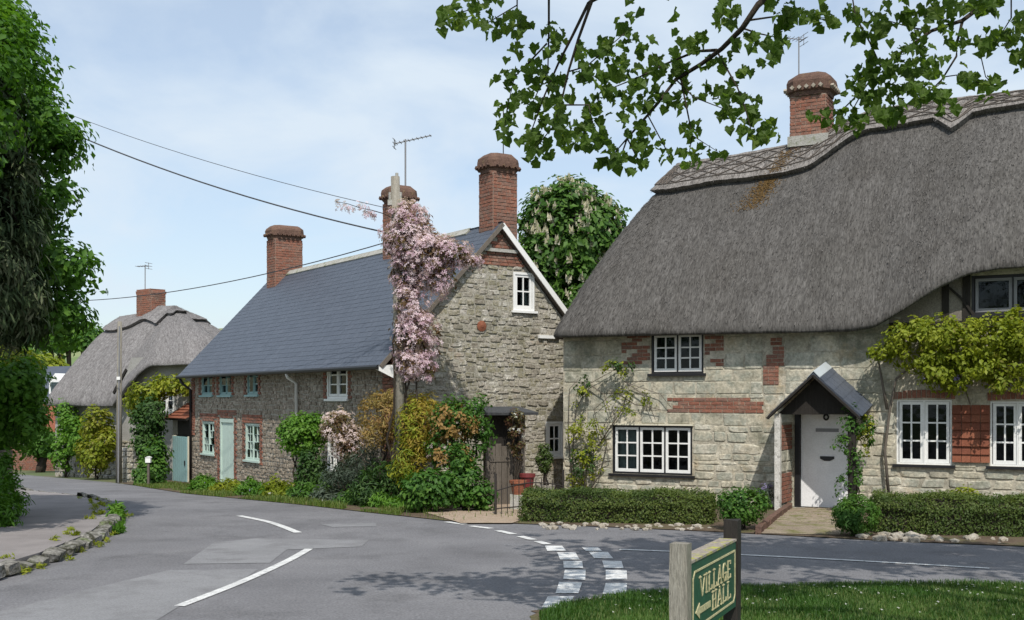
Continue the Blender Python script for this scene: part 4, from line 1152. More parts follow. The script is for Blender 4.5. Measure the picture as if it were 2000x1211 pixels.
MB().box(d[0] - .08, d[1] + .08, -.3, .02, d[2] - .22, d[2] - .004).build('doorstep', K['stonegrey'], sh, FM_l)
# walls that close the house, floor inside
mb = MB(); mb.box(SW - .4, SW, .4, SL_, -.9, EZ); mb.box(.4, SW - .4, SL_ - .4, SL_, -.9, EZ)
mb.prism([(0, EZ), (SW, EZ), (SW / 2, RZ - .05)], SL_ - .4, SL_)
mb.build('wall', K['flint'], sh)
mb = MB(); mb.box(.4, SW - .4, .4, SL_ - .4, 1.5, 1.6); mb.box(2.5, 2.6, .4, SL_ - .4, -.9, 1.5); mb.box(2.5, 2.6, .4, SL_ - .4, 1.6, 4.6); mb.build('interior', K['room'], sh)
# roof
OV = .38
def slope_M(x_e, z_e, x_r, z_r, back=False):
    up = Vector((x_r - x_e, 0, z_r - z_e)); L = up.length; up.normalize()
    X = Vector((0, -1, 0)) if not back else Vector((0, 1, 0))
    Y = up.cross(X)
    M = Matrix((X, Y, up)).transposed().to_4x4(); M.translation = Vector((x_e, 0, z_e)); return M, L
ez = EZ - .10
M1, LS = slope_M(-OV, EZ - OV * slope * .55, SW / 2, RZ + .12)
M2, LS2 = slope_M(SW + OV, EZ - OV * slope * .55, SW / 2, RZ + .12, True)
rs1 = MB().box(-SL_ - .12, .14, .0, .09, 0, LS).build('roof_slope', K['greywood'], sh, M1)
rs2 = MB().box(-.14, SL_ + .12, .0, .09, 0, LS2).build('roof_slope', K['greywood'], sh, M2)
SLATE_T = []
for k in range(5):
    q = random.Random(k); a = [q.uniform(-.02, .02) for _ in range(8)]
    SLATE_T.append(([(-.5, -1 + a[0], 0 + a[1]), (.5, -1 + a[2], 0 + a[3]), (.5, 0, 1), (-.5, 0, 1), (-.5, -.55, 0 + a[1]), (.5, -.55, a[3])], [(0, 1, 2, 3), (0, 4, 5, 1), (0, 3, 4, 4)[:3], (1, 5, 2)]))
SLATE_M = template_meshes('slate', SLATE_T, K['slate'])
def slates(x0, x1, L, par, limit, near):
    rows = 27; e = L / rows; out = []
    for r0 in range(rows):
        w = .23; x = x0 - (w / 2 if r0 % 2 else 0)
        while x < x1:
            a, b = max(x, x0), min(x + w, x1)
            if b - a > .04: out.append(((a + b) / 2, r0 * e - .02, b - a - .006, e * 1.35))
            x += w
    q = random.Random(4)
    out.sort(key=near)
    for cx, cz, w, h in out[:limit]:
        piece('slate', q.choice(SLATE_M), par, (cx, -.001, cz), (w, q.uniform(.004, .007), h), q.uniform(-.006, .006))
    rest = out[limit:]
    if rest:
        V = []; F4 = []; F3 = []; r4 = []; r3 = []
        for cx, cz, w, h in rest:
            tv, tf = q.choice(SLATE_T); b = len(V); d_ = q.uniform(.004, .007); rr = q.random()
            V += [(cx + x * w, y * d_ - .001, cz + z_ * h) for x, y, z_ in tv]
            for f in tf:
                if len(f) == 4: F4.append([i + b for i in f]); r4.append(rr)
                else: F3.append([i + b for i in f]); r3.append(rr)
        obj('slate', mk_mesh('slate', V, [F4, F3], r4 + r3), K['slate'], par, None, 'stuff')
slates(-SL_ - .14, .16, LS, rs1, 300, lambda s_: -s_[0])
slates(-.16, SL_ + .14, LS2, rs2, 0, lambda s_: s_[0])
k = 0; y = -.16
rt = MB().prism([(-.13, -.09), (0, .05), (.13, -.09), (.11, -.12), (0, -.0), (-.11, -.12)], 0, .43).mesh('ridge_tile'); rt.materials.append(K['stonegrey'])
while y < SL_ + .1:
    if not (abs(y + .2 - .45) < .6 or abs(y + .2 - (SL_ - .5)) < .5): piece('ridge_tile', rt, sh, None, None, M=Matrix.Translation((SW / 2, y, RZ + .12)) @ Matrix.Rotation(random.uniform(-.01, .01), 4, 'Y'))
    y += .44
# verges: weathered on the street side, white bargeboard behind
MB().box(.142, .165, -.012, .075, 0, LS - .02).build('verge_board', K['greywood'], sh, M1)
MB().box(-.165, -.142, -.014, .10, 0, LS2 - .02).build('bargeboard', K['white'], sh, M2)
# gutter, soffit and downpipe
ge = EZ - OV * slope * .55
MB().box(-SL_ - .1, .1, -OV + .06, -.02, ge - .01, ge + .02).build('soffit', K['cream'], sh, FM_l)
gut = MB(); gut.tube([(-SL_ - .1, -OV - .03, ge - .03), (.14, -OV - .03, ge - .03)], .05, 8); gut.build('gutter', K['black'], sh, FM_l)
sx = fq(750, 690)[0]
MB().add([(-.05, -OV - .02, ge), (.16, -OV - .02, ge), (.16, .0, ge + .02), (-.05, .0, ge + .02), (-.05, -OV - .02, ge - .06), (.17, -OV - .02, ge - .10), (.17, .0, ge - .28), (-.05, .0, ge - .06)],
         [(0, 1, 2, 3), (4, 7, 6, 5), (0, 4, 5, 1), (1, 5, 6, 2), (2, 6, 7, 3), (3, 7, 4, 0)]).build('eave_return', K['white'], sh, FM_l @ Matrix.Translation((-.02, 0, 0)))
dp = [fq(557, 708, -.4), fq(566, 722, -.2), fq(580, 728, -.06), fq(580, 815, -.06)]
MB().tube([(dp[0][0], -OV, ge - .05), (dp[0][0], -.34, ge - .16), (dp[2][0], -.08, ge - .30), (dp[2][0], -.07, .0)], .038, 8).build('downpipe', K['white'], sh, FM_l, sm=True)
MB().tube([(-SL_ + .02, -OV, ge - .05), (-SL_ + .06, -.30, ge - .22), (-SL_ + .08, -.07, ge - .40), (-SL_ + .08, -.07, -.5)], .04, 8).build('downpipe', K['black'], sh, FM_l, sm=True)
# three chimneys along the ridge
chz = lambda px, py, yy: on(SM @ Matrix.Translation((0, yy, 0)), px, py)[1]
def ridge_y(px):
    # distance along the ridge seen at this column
    best = min(range(-50, 1300), key=lambda k: abs((lambda w: w.x / w.y * FPX + CXP - px)(SM @ Vector((SW / 2, k * .01, RZ)))))
    return best * .01
for px, w, top, dz_, cm in ((975, .62, 298, .95, 'lichen'), (780, .62, 366, .2, 'lichen'), (556, .86, 443, .3, 'lichen')):
    yy = ridge_y(px)
    wp = SM @ Vector((SW / 2, yy, 0))
    ztop = CAMH + (HORY - top) / FPX * wp.y
    chimney(sh, SW / 2 + (.17 if px == 975 else 0), max(yy, .30), RZ - .55, ztop, w, w * (.9 if px != 556 else .75), .42, .09, capm=cm)
yy = ridge_y(785); wp = SM @ Vector((SW / 2 + .1, yy, 0)); zt = CAMH + (HORY - 372) / FPX * wp.y
tip = CAMH + (HORY - 272) / FPX * wp.y
aerial('television_aerial', 'grey television aerial on a tall mast above the middle chimney of the slate roof', (wp.x, wp.y, zt), tip - zt, .95, (.9, -.1), 9, .022, tilt=.18)
yy = ridge_y(1013); wp = SM @ Vector((SW / 2 + .34, .45, 0)); zt = CAMH + (HORY - 356) / FPX * wp.y; tip = CAMH + (HORY - 215) / FPX * wp.y
a2 = thing('aerial_rod', 'thin dark aerial rod clamped to the tall brick chimney above the gable', 'aerial', (wp.x + .06, wp.y - .2, zt))
MB().tube([(0, 0, -.3), (0, 0, tip - zt)], .012, 5).build('mast', K['iron'], a2)
MB().box(-.22, .01, -.012, .012, .02, .05).build('bracket', K['iron'], a2); MB().box(-.22, .01, -.012, .012, .16, .19).build('bracket', K['iron'], a2)

# lean-to with red tiles and a teal door at the far end
LM = SM @ FM_l
lt = thing('lean_to_shed', 'dark lean-to with red tiled roof and teal plank door beside the slate house', 'shed', S_O, SROT)
x0, x1 = -SL_ - 1.95, -SL_ - .02
g0 = gz(33.5) - .05
wl_ = MB().box(x0, x0 + .45, .05, .25, g0 - .3, 1.35); wl_.box(x0, x1, 2.6, 2.8, g0 - .3, 1.6); wl_.box(x0, x0 + .2, .25, 2.6, g0 - .3, 1.35)
wl_.build('wall', K['rubble_mortar'], lt, FM_l)
MB().box(x0, x1, .06, .12, .85, 1.36).build('void_shade', K['darkwood'], lt, FM_l)  # dark sheet in place of the unlit void between tiles and door
MM = Matrix.Translation((0, -.18, 1.36)) @ Matrix.Rotation(R(-58), 4, 'X')
rr_ = MB().box(x0 - .1, x1, 0, .05, 0, 1.75).build('roof', K['darkwood'], lt, FM_l @ MM)
lst = bricks(x0 - .1, x1, 0, 1.75, bw=.22, bh=.16, gap=.006)
for cx, cz, w, h in lst: piece('tile', tme, rr_, (cx, -.004, cz - h / 2), (w, .035, h * 1.25))
dl = MB().box(x0 + .5, x1 - .1, -.10, -.05, g0 + .03, .84).build('door', K['teal'], lt, FM_l)
nb = 7; w = (x1 - x0 - .6) / nb
for i in range(nb): MB().box(x0 + .5 + i * w, x0 + .5 + (i + 1) * w - .014, -.115, -.10, g0 + .04, .83).build('plank', K['teal'], dl)
MB().box(x1 - .28, x1 - .24, -.14, -.115, .0, .14).build('handle', K['black'], dl)
MB().box(x0 + .43, x0 + .498, -.10, .0, g0, .86).box(x1 - .098, x1 - .03, -.10, .0, g0, .86).build('door_frame', K['cream'], lt, FM_l)

# ================================================================== FAR THATCHED COTTAGE
FCX = math.atan2(-.6, .8)
FO = Vector((-10.1, 35.0, gz(36)))
fc = thing('thatched_cottage', 'far creeper-covered cottage under pale grey thatch with one square brick chimney', 'cottage', FO, FCX)
FCM = Matrix.Translation(FO) @ Matrix.Rotation(FCX, 4, 'Z')
def kq(px, py, v=0.0): return on(FCM, px, py, v)
fa, fb = kq(108, 800)[0], .6
wz = 2.45
wq = kq(323, 775)
wr = (wq[0] - .35, wq[0] + .45, wq[1] - .5, wq[1] + .25)
obj('wall', wall_mesh('wall', [(fa, -.6), (fb, -.6), (fb, 3.9), (-2.9, 3.9), (-3.6, wz + .3), (fa, wz + .3)], [rect(*wr)], .4), K['render'], fc)
window(fc, None, *wr, 2, 1, 2, 'white', 'white', .05, .05)
mb = MB(); mb.box(fa, fa + .4, .4, 5, -.6, wz); mb.box(fb - .4, fb, .4, 5, -.6, wz); mb.box(fa + .4, fb - .4, 4.6, 5, -.6, wz); mb.build('wall', K['render'], fc)
st = lay(fa, kq(262, 900)[0], -.5, 1.2, .10, .2, .15, .4, [], .015, 41, .01)
joined('stonework', st, RUBBLE_T, K['rubble'], fc, .04, 10, .5)
e1 = kq(160, 790, -.45)[1]; e2 = kq(300, 712, -.45)[1]
xe = [kq(p, 750, -.45)[0] for p in (215, 245, 268, 292)]
_fz = [(-20, e1), (xe[0], e1 - .02), (xe[1], e1 + (e2 - e1) * .45), (xe[2], e1 + (e2 - e1) * .8), (xe[3], e2), (9, e2 + .02)]
def fz(u, v):
    z = float(np.interp(u, [a for a, b in _fz], [b for a, b in _fz])); return z if v < 1 else e1
E2 = eave_loop(fa - .35, fb + .5, -.45, 5.45, .6, fz, .2)
r0 = kq(238, 622, 2.5); r1 = kq(300, 606, 2.5); r2 = kq(335, 602, 2.5)
rl = [(r0[0], r0[1]), (r1[0] - .3, r1[1] - .15), (r1[0] + .4, r1[1] + .05), (r2[0], r2[1]), (r2[0] + 2, r2[1])]
def fr_(u): return float(np.interp(u, [a for a, b in rl], [b for a, b in rl]))
ru1 = r2[0] + .15
Rg2 = [Vector((min(max(e.x, r0[0]), ru1), 2.5, fr_(min(max(e.x, r0[0]), ru1)))) for e in E2]
tl2 = [.80 + .03 * math.sin(e.x * 2.2) for e in E2]
thatch(fc, E2, Rg2, tl2, bulge=.25, nt=26, cap=.10, straws=9000, seed=5., lattice=False, tm='thatch_pale', rm='thatch_pale')
cc = kq(295, 590, 2.5); ct = kq(295, 566, 2.5)[1]
chimney(fc, cc[0], 2.5, r1[1] - .6, ct, .86, .6, .16, .03, plain=True)
# drip board running up the valley of the thatch
va = Vector((kq(222, 770, -.62)[0], -.62, kq(222, 768, -.62)[1])); vb = Vector((kq(247, 726, -.62)[0], -.62, kq(247, 722, -.62)[1]))
MB().beam(va, vb, .05, .10).build('brace', K['darkwood'], fc)
wp = FCM @ Vector((cc[0] - .35, 2.5, 0))
zt = CAMH + (HORY - 568) / FPX * wp.y; tp = CAMH + (HORY - 517) / FPX * wp.y
aerial('television_aerial', 'thin distant television aerial on the square chimney of the far cottage', (wp.x, wp.y, zt), tp - zt, .5, (-.8, .3), 5, .018)
# aerial on the near cottage chimney
wp = CM @ Vector((CH[0] - .28, 3.0, 0)); zt = CAMH + (HORY - 150) / FPX * wp.y; tp = CAMH + (HORY - 72) / FPX * wp.y
aerial('television_aerial', 'slender television aerial rising from the lichened chimney on the near thatch', (wp.x, wp.y, zt - .05), tp - zt + .05, .38, (-.9, -.2), 5, .015)

# ================================================================== FAR BRICK HOUSE AND WALL
b0 = at(70, 800, 58); HX = Vector((b0.x, 58, gz(58)))
bh = thing('brick_house', 'distant red brick house with slate roof and a small white dormer', 'house', HX, R(-24))
MB().box(-4, 2.0, 0, 5, -.3, 3.2).build('wall', K['brick'], bh)
MB().prism([(-.4, 3.1), (2.6, 5.1), (5.4, 3.1)], -2.1, 4.2, Matrix.Rotation(math.pi / 2, 4, 'Z')).build('roof', K['slate'], bh)
dm = MB().prism([(.7, 3.6), (1.5, 3.6), (1.5, 4.2), (1.1, 4.65), (.7, 4.2)], .2, 2.0).build('dormer', K['white'], bh)
MB().box(.85, 1.35, .17, .2, 3.7, 4.2).build('pane', K['glass'], dm)
for wx in (-2.2, .3):
    wv = MB().box(wx, wx + .9, -.03, .0, .9, 2.2).build('window', K['white'], bh); MB().box(wx + .08, wx + .82, -.035, -.031, 1.0, 2.1).build('pane', K['glass'], wv)
lwp = at(45, 905, 47)
lw = thing('boundary_wall', 'low pinkish brick wall at the far bend of the street', 'wall', (lwp.x, 47, gz(47)), R(-30))
MB().box(-2.5, 2.2, 0, .3, -.3, 1.0).build('wall', K['brickmortar'], lw)
joined('brickwork', bricks(-2.5, 2.2, -.2, 1.0, bw=.23, bh=.08), BRICK_T, K['brick'], lw, .015)
MB().box(-2.55, 2.25, -.05, .35, 1.0, 1.1).build('coping', K['stonegrey'], lw)
hs = at(80, 830, 52)
oh = thing('outbuilding', 'small tiled outbuilding roof behind the low wall at the far bend', 'outbuilding', (hs.x - 1.2, 52, gz(52)), R(-25))
MB().box(-1, 3.5, 0, 3, -.3, 1.6).build('wall', K['brick'], oh)
MB().prism([(-.3, 1.6), (1.5, 3.0), (3.3, 1.6)], -3.7, 1.2, Matrix.Rotation(math.pi / 2, 4, 'Z')).build('roof', K['tile'], oh)

# ================================================================== POLE WITH CLEMATIS, WIRES
PP = at(783, 700, 21.6); PX, PY = PP.x, 21.6
ptop = at(775, 345, 21.6).z
pole = thing('utility_pole', 'weathered wooden telephone pole smothered in pink climber beside the slate house', 'pole', (PX, PY, gz(PY)))
lean = at(772, 345, 21.6).x - PX
MB().tube([(0, 0, -.1), (lean * .4, 0, (ptop - gz(PY)) * .5), (lean, 0, ptop - gz(PY))], [.105, .095, .085], 10).build('post', K['oak'], pole, sm=True)
hd = MB(); zt_ = ptop - gz(PY)
hd.box(lean - .14, lean + .14, -.05, .05, zt_ - .55, zt_ - .45); 
for s_ in (-1, 1): MB().tube([(lean + s_ * .1, 0, zt_ - .46), (lean + s_ * .1, 0, zt_ - .30)], .03, 6).build('insulator', K['stonegrey'], pole)
MB().tube([(lean + .03, 0, zt_ - .02), (lean + .03, 0, zt_ + .07)], .03, 6).build('insulator', K['stonegrey'], pole)
hd.build('bracket', K['stonegrey'], pole)
def rib_pts(px_list, Y): return [at(a, b, Y) for a, b in px_list]
def pol_ell(px, py, rx, ry, Y=21.5, rz=None):
    c = at(px, py, Y); s_ = Y / FPX; return (c.x, c.y, c.z, rx * s_, (rz or rx) * s_ * .8, ry * s_)
CL = [pol_ell(795, 425, 38, 30), pol_ell(800, 470, 55, 45), pol_ell(830, 500, 62, 48), pol_ell(800, 535, 34, 55), pol_ell(805, 600, 34, 60), pol_ell(812, 660, 44, 55), pol_ell(815, 715, 42, 32), pol_ell(880, 490, 40, 18), pol_ell(915, 510, 22, 12), pol_ell(858, 545, 26, 35)]
base = (PX, PY - .05, gz(PY))
clem = thing('clematis', 'pink flowering clematis climbing up and over the telephone pole', 'climber', base)
P, N = clumps(CL, 170, .16, 2200, .6); leaves('foliage', P, N, .09, K['l_red'], clem, base)
P, N = clumps(CL, 460, .14, 13500, .7); leaves('blossom', P, N, .078, K['f_pink'], clem, base, FLOWER, 0.0)
P, N = clumps([pol_ell(690, 405, 34, 8, 21.6), pol_ell(663, 396, 8, 6, 21.6), pol_ell(720, 420, 22, 10, 21.6)], 22, .08, 150, .4); leaves('blossom', P, N, .07, K['f_pink'], clem, base, FLOWER, 0.0)
L = [(wiggle((PX + .1 * k, PY - .12, gz(PY)), at(800 + 12 * k, 470 + 30 * k, 21.5), 9, .12, k), .03, .008) for k in range(-2, 3)]
L.append((wiggle(at(790, 430, 21.5), at(655, 393, 21.6), 6, .05, 9), .012, .005)); L.append((wiggle(at(830, 490, 21.4), at(930, 515, 21.5), 6, .05, 19), .014, .005))
stems_mesh('stem', L, K['bark'], clem, base)
def wire(name, label, a, b, sag, r=.012, n=20):
    a = Vector(a); b = Vector(b); o = thing(name, label, 'wire', a)
    MB().tube([(b - a) * (i / n) - Vector((0, 0, 4 * sag * (i / n) * (1 - i / n))) for i in range(n + 1)], r, 5).build('cable', K['cable'], o)
wire('overhead_wire', 'thick dark overhead wire sagging from the flowered pole to the big tree', at(772, 458, 21.6), at(-60, 165, 27), .35, .016)
wire('overhead_wire', 'thin pale overhead wire above the thick one, crossing to the big tree', at(772, 410, 21.6), at(-60, 140, 31), .3, .007)
wire('overhead_wire', 'overhead wire from the far pole passing behind the left slate chimney', at(70, 588, 34.5), at(772, 468, 21.7), .35, .011)
fp = at(232, 945, 33.2)
p2 = thing('utility_pole', 'slim wooden pole at the roadside before the far thatched cottage', 'pole', (fp.x, 33.2, gz(33.2)))
h2 = at(234, 628, 33.2).z - gz(33.2)
MB().tube([(0, 0, -.1), (.03, 0, h2)], [.095, .065], 8).build('post', K['oak'], p2, sm=True)
MB().box(-.02, .08, -.13, -.08, at(0, 742, 33.2).z - gz(33.2), at(0, 736, 33.2).z - gz(33.2)).build('number_plate', K['white'], p2)
MB().tube([(.02, -.1, 0), (.05, -.09, h2 * .97)], .022, 5).build('cable_guard', K['metal'], p2)

# ================================================================== PLANTS
def E_(px, py, rx, ry, Y, depth=None):
    c = at(px, py, Y); s_ = Y / FPX
    return (c.x, c.y, c.z, rx * s_, (depth if depth is not None else rx * s_), ry * s_)
def foot(px, Y): return ((px - CXP) / FPX * Y, Y, gz(Y))
# beside the slate house, along the street
plant('shrub', 'rounded bright green shrub against the slate house front, left of the pink blossom', 'shrub', foot(590, 24.6), [E_(590, 850, 44, 38, 24.6), E_(575, 845, 28, 26, 24.5), E_(612, 838, 26, 28, 24.7)], 120, .16, 4200, .085, 'l_bright', stem_r=.03)
plant('shrub', 'dark leafy stems under the rounded bright green shrub', 'shrub', foot(605, 24.3), [E_(608, 915, 30, 48, 24.3), E_(625, 950, 28, 30, 24.2)], 80, .15, 2400, .08, 'l_dark', stem_r=.02)
b_ = foot(665, 23.6)
t_ = plant('flowering_shrub', 'pale pink blossoming shrub between the green shrub and the golden one', 'shrub', b_, [E_(662, 840, 30, 36, 23.6), E_(682, 868, 24, 34, 23.6)], 70, .14, 1500, .07, 'l_red', stem_r=.02)
extra(t_, b_, [E_(662, 835, 32, 34, 23.5), E_(680, 865, 26, 34, 23.5), E_(650, 820, 14, 14, 23.5)], 80, .12, 1000, .085, 'f_pale')
plant('shrub', 'orange brown feathery shrub above the golden foliage by the pole', 'shrub', foot(750, 22.3), [E_(750, 815, 50, 46, 22.3), E_(775, 790, 46, 28, 22.3), E_(735, 850, 34, 28, 22.2)], 130, .17, 4200, .085, 'l_orange', NARROW, stem_r=.03)
plant('shrub', 'golden yellow feathery shrub spilling forward below the telephone pole', 'shrub', foot(810, 21.6), [E_(815, 830, 42, 48, 21.6), E_(808, 890, 26, 55, 21.3), E_(835, 800, 26, 26, 21.7), E_(840, 860, 28, 40, 21.6)], 140, .16, 4600, .085, 'l_gold', NARROW, stem_r=.025)
P_, N_ = clumps([E_(820, 840, 44, 60, 21.5), E_(790, 910, 22, 50, 21.2)], 90, .16, 2200)
_t = [o for o in COL.objects if o.get('label', '').startswith('golden yellow')][0]
leaves('foliage', P_, N_, .09, K['l_yellow'], _t, _t.location, NARROW)
plant('climber', 'mixed green climber over the garden fence beside the wooden gate shelter', 'climber', foot(900, 21.0), [E_(890, 815, 48, 34, 21.1), E_(925, 800, 34, 28, 21.2), E_(870, 870, 36, 50, 21.0), E_(920, 860, 34, 52, 21.1), E_(945, 830, 18, 40, 21.2)], 150, .15, 3000, .075, 'l_shrub', stem_r=.03)
_t = [o for o in COL.objects if o.get('label', '').startswith('mixed green climber')][0]
extra(_t, _t.location, [E_(885, 825, 50, 36, 21.0), E_(880, 900, 40, 40, 20.9)], 90, .12, 1700, .075, 'l_orange', LEAF, 'dry_foliage')
extra(_t, _t.location, [E_(880, 880, 55, 60, 20.8)], 12, .06, 70, .06, 'f_pale')
plant('shrub', 'grey green lavender-like shrub low under the pink blossom', 'shrub', foot(690, 22.9), [E_(690, 915, 42, 26, 22.9), E_(660, 930, 30, 22, 22.9), E_(720, 900, 24, 30, 22.8)], 90, .14, 3000, .075, 'l_blue', NARROW)
plant('shrub', 'tall dark green plants behind the verge weeds below the golden shrub', 'shrub', foot(745, 21.6), [E_(745, 945, 44, 40, 21.6), E_(715, 960, 36, 28, 21.6), E_(780, 930, 26, 40, 21.6)], 110, .15, 3600, .10, 'l_dark', NARROW)
plant('shrub', 'glossy bright green low bush at the gravel entry', 'shrub', foot(835, 20.0), [E_(835, 955, 46, 36, 20.0), E_(812, 968, 28, 26, 19.9), E_(865, 965, 26, 24, 20.0)], 100, .13, 3600, .085, 'l_shrub')
plant('shrub', 'leafy green bush between the gravel entry and the wooden gate', 'shrub', foot(905, 20.3), [E_(905, 945, 36, 42, 20.3), E_(935, 968, 32, 22, 20.2), E_(893, 900, 20, 30, 20.4)], 90, .13, 3200, .08, 'l_shrub')
# weeds along the street edge, each a clump
wd = [(395, 956, 27.6, 24, 14, 'l_bright', 'bright weed clump at the foot of the teal door end'), (440, 962, 26.6, 26, 12, 'l_yellow', 'straggling weeds below the pale green house door'), (490, 966, 25.6, 28, 14, 'l_bright', 'fresh green weeds below the arched ground floor window'), (540, 966, 24.6, 26, 20, 'l_yellow', 'tall yellowish weeds left of the dark leafy stems'),
      (590, 975, 23.6, 30, 18, 'l_shrub', 'verge weeds under the rounded bright green shrub'), (640, 982, 22.9, 34, 16, 'l_blue', 'greyish flowering weeds under the pale pink shrub'), (690, 988, 22.2, 34, 18, 'l_shrub', 'verge weeds below the grey green shrub'), (745, 992, 21.4, 36, 14, 'l_bright', 'low pale green weeds at the road edge before the golden shrub')]
for k, (px, py, Y, rx, ry, mm, lb) in enumerate(wd):
    bb = foot(px, Y)
    t_ = plant('weed_clump', lb, 'weeds', bb, [E_(px, py - 6, rx, ry * 1.35, Y, .35), E_(px + rx * .9, py + 1, rx * .8, ry * 1.1, Y - .3, .3)], 80, .13, 2300, .12, mm, NARROW, stem=False, droop=-.9, shell=.3)
    extra(t_, bb, [E_(px + 8, py - 2, rx, ry * .8, Y - .1, .3)], 14, .08, 50, .035, 'f_white' if k % 2 else 'f_lilac')
kb = foot(408, 27.8)
ob = thing('stone_block', 'small weathered stone block among weeds by the pale green door', 'stone', kb, R(20))
piece('block', KERB_M[2], ob, (0, 0, .12), (.55, .22, .36))
# lean-to shrub, creepers of the far cottage
plant('shrub', 'dense green bush spilling to the road beside the teal door', 'shrub', foot(293, 31.5), [E_(296, 928, 30, 30, 31.5), E_(284, 935, 20, 22, 31.3), E_(300, 890, 22, 30, 31.8)], 100, .2, 3400, .12, 'l_shrub')
plant('climber', 'tall dark green climber on the far cottage wall above the dense bush', 'climber', foot(300, 33.6), [E_(290, 830, 28, 40, 33.6), E_(298, 800, 24, 24, 33.8), E_(280, 860, 18, 30, 33.5)], 90, .22, 3000, .12, 'l_dark')
plant('climber', 'yellow green creeper under the raised eave of the far cottage', 'climber', foot(300, 34.6), [E_(335, 752, 40, 16, 34.6, .4), E_(290, 768, 38, 22, 34.6, .4), E_(262, 790, 16, 24, 35.0, .4)], 80, .2, 2600, .12, 'l_yellow')
plant('climber', 'fresh green creeper on the left end of the far cottage', 'climber', foot(128, 38.0), [E_(128, 820, 24, 32, 38.2, .4), E_(150, 850, 18, 36, 37.6, .4), E_(122, 880, 20, 36, 38.0, .4)], 90, .22, 2800, .13, 'l_bright')
plant('climber', 'bright yellow green creeper between the left creeper and the slim pole', 'climber', foot(190, 36.2), [E_(190, 830, 26, 34, 36.3, .4), E_(180, 890, 26, 36, 36.1, .4), E_(208, 870, 14, 36, 36.0, .4)], 100, .22, 3200, .13, 'l_wist')
gwl = at(245, 910, 33.8)
gwt = thing('garden_wall', 'short rough stone wall end beside the slim pole of the far cottage', 'wall', (gwl.x, 33.9, gz(33.9)), R(-36))
MB().box(-.5, .55, 0, .35, -.3, 1.0).build('core', K['rubble_mortar'], gwt)
for c_ in lay(-.5, .55, -.2, 1.02, .12, .2, .2, .35, []): piece('stone', random.choice(RUBBLE_M), gwt, (c_[0], 0, c_[1]), (c_[2], .05, c_[3]))
mw = foot(290, 31.2)
bxp = at(290, 898, 30.6)
mb_ = thing('white_box', 'small white box on a post among leaves by the far cottage', 'box', (bxp.x, 30.6, gz(30.6)))
zz = at(290, 897, 30.6).z - gz(30.6)
MB().box(-.03, .03, -.03, .03, -.1, zz - .1).build('post', K['greywood'], mb_); MB().box(-.07, .07, -.06, .06, zz - .09, zz + .05).build('box', K['white'], mb_)
MB().prism([(-.085, zz + .05), (0, zz + .08), (.085, zz + .05)], -.075, .075).build('lid', K['white'], mb_)
plant('shrub', 'yellowish blossoming treetop behind the far thatch beside the slate roof', 'tree', foot(385, 46), [E_(372, 650, 22, 26, 46), E_(392, 690, 18, 22, 46)], 50, .4, 1300, .16, 'l_yellow', stem_r=.06)
# near cottage
rb = CM @ Vector((-4.6, -.15, -.1))
def C_(px, py, rx, ry, v=-.18, dep=.12):
    u, z = cq(px, py, v); w = CM @ Vector((u, v, z)); s_ = w.y / FPX; return (w.x, w.y, w.z, rx * s_, dep + rx * s_ * .25, ry * s_)
def Cp(px, py, v=-.08):
    u, z = cq(px, py, v); return CM @ Vector((u, v, z))
rb = tuple(Cp(1135, 975))
rose = thing('climbing_rose', 'straggling climbing rose with bare stems on the left of the near cottage', 'climber', rb)
P, N = clumps([C_(1140, 765, 16, 14), C_(1205, 720, 34, 14), C_(1150, 900, 34, 40), C_(1130, 940, 22, 22), C_(1165, 850, 22, 40), C_(1230, 780, 50, 30), C_(1125, 830, 14, 60)], 75, .10, 1500, .3)
leaves('foliage', P, N, .062, K['l_yellow'], rose, rb)
P, N = clumps([C_(1140, 755, 18, 16), C_(1215, 715, 30, 10), C_(1145, 905, 30, 36)], 30, .10, 700, .4)
leaves('foliage', P, N, .06, K['l_dark'], rose, rb)
L = []
for k, path in enumerate([[(1125, 975), (1118, 880), (1125, 800), (1150, 750), (1205, 720), (1245, 715)], [(1135, 975), (1150, 900), (1175, 860), (1160, 800), (1200, 765), (1260, 740)], [(1140, 975), (1170, 930), (1185, 870), (1180, 830), (1200, 800), (1200, 830)],
                          [(1130, 975), (1140, 920), (1190, 900), (1180, 850), (1130, 840)], [(1175, 860), (1215, 800), (1230, 750), (1290, 770), (1310, 795)], [(1200, 765), (1240, 790), (1290, 800), (1285, 825)], [(1120, 960), (1110, 850), (1112, 760), (1130, 740)], [(1150, 750), (1180, 770), (1195, 820)], [(1220, 745), (1262, 775), (1280, 820)]]):
    L.append(([Cp(a, b, -.07 - .02 * (k % 3)) for a, b in path], .013, .005))
stems_mesh('stem', L, K['greywood'], rose, rb)
wb = tuple(Cp(1735, 960))
wis = thing('wisteria', 'yellow green wisteria mass under the upper window of the near cottage', 'climber', wb)
WE = [C_(1800, 680, 55, 48, -.4, .3), C_(1870, 665, 60, 48, -.4, .3), C_(1940, 660, 60, 45, -.4, .3), C_(1990, 690, 50, 50, -.4, .3), C_(1840, 720, 45, 26, -.4, .25), C_(1730, 690, 26, 18, -.3, .2), C_(1945, 735, 20, 24, -.4, .2), C_(2060, 690, 60, 50, -.4, .3), C_(1780, 640, 20, 24, -.35, .2), C_(1985, 620, 16, 18, -.4, .2)]
WE += [C_(1760, 660, 30, 28, -.4, .3), C_(1900, 710, 60, 30, -.4, .3), C_(1990, 650, 40, 40, -.42, .3), C_(1830, 650, 50, 36, -.4, .3), C_(1850, 738, 50, 22, -.38, .25), C_(1965, 742, 40, 24, -.38, .25)]
P, N = clumps(WE, 420, .12, 13000, .6); leaves('foliage', P, N, .075, K['l_wist'], wis, wb, LEAF, .9)
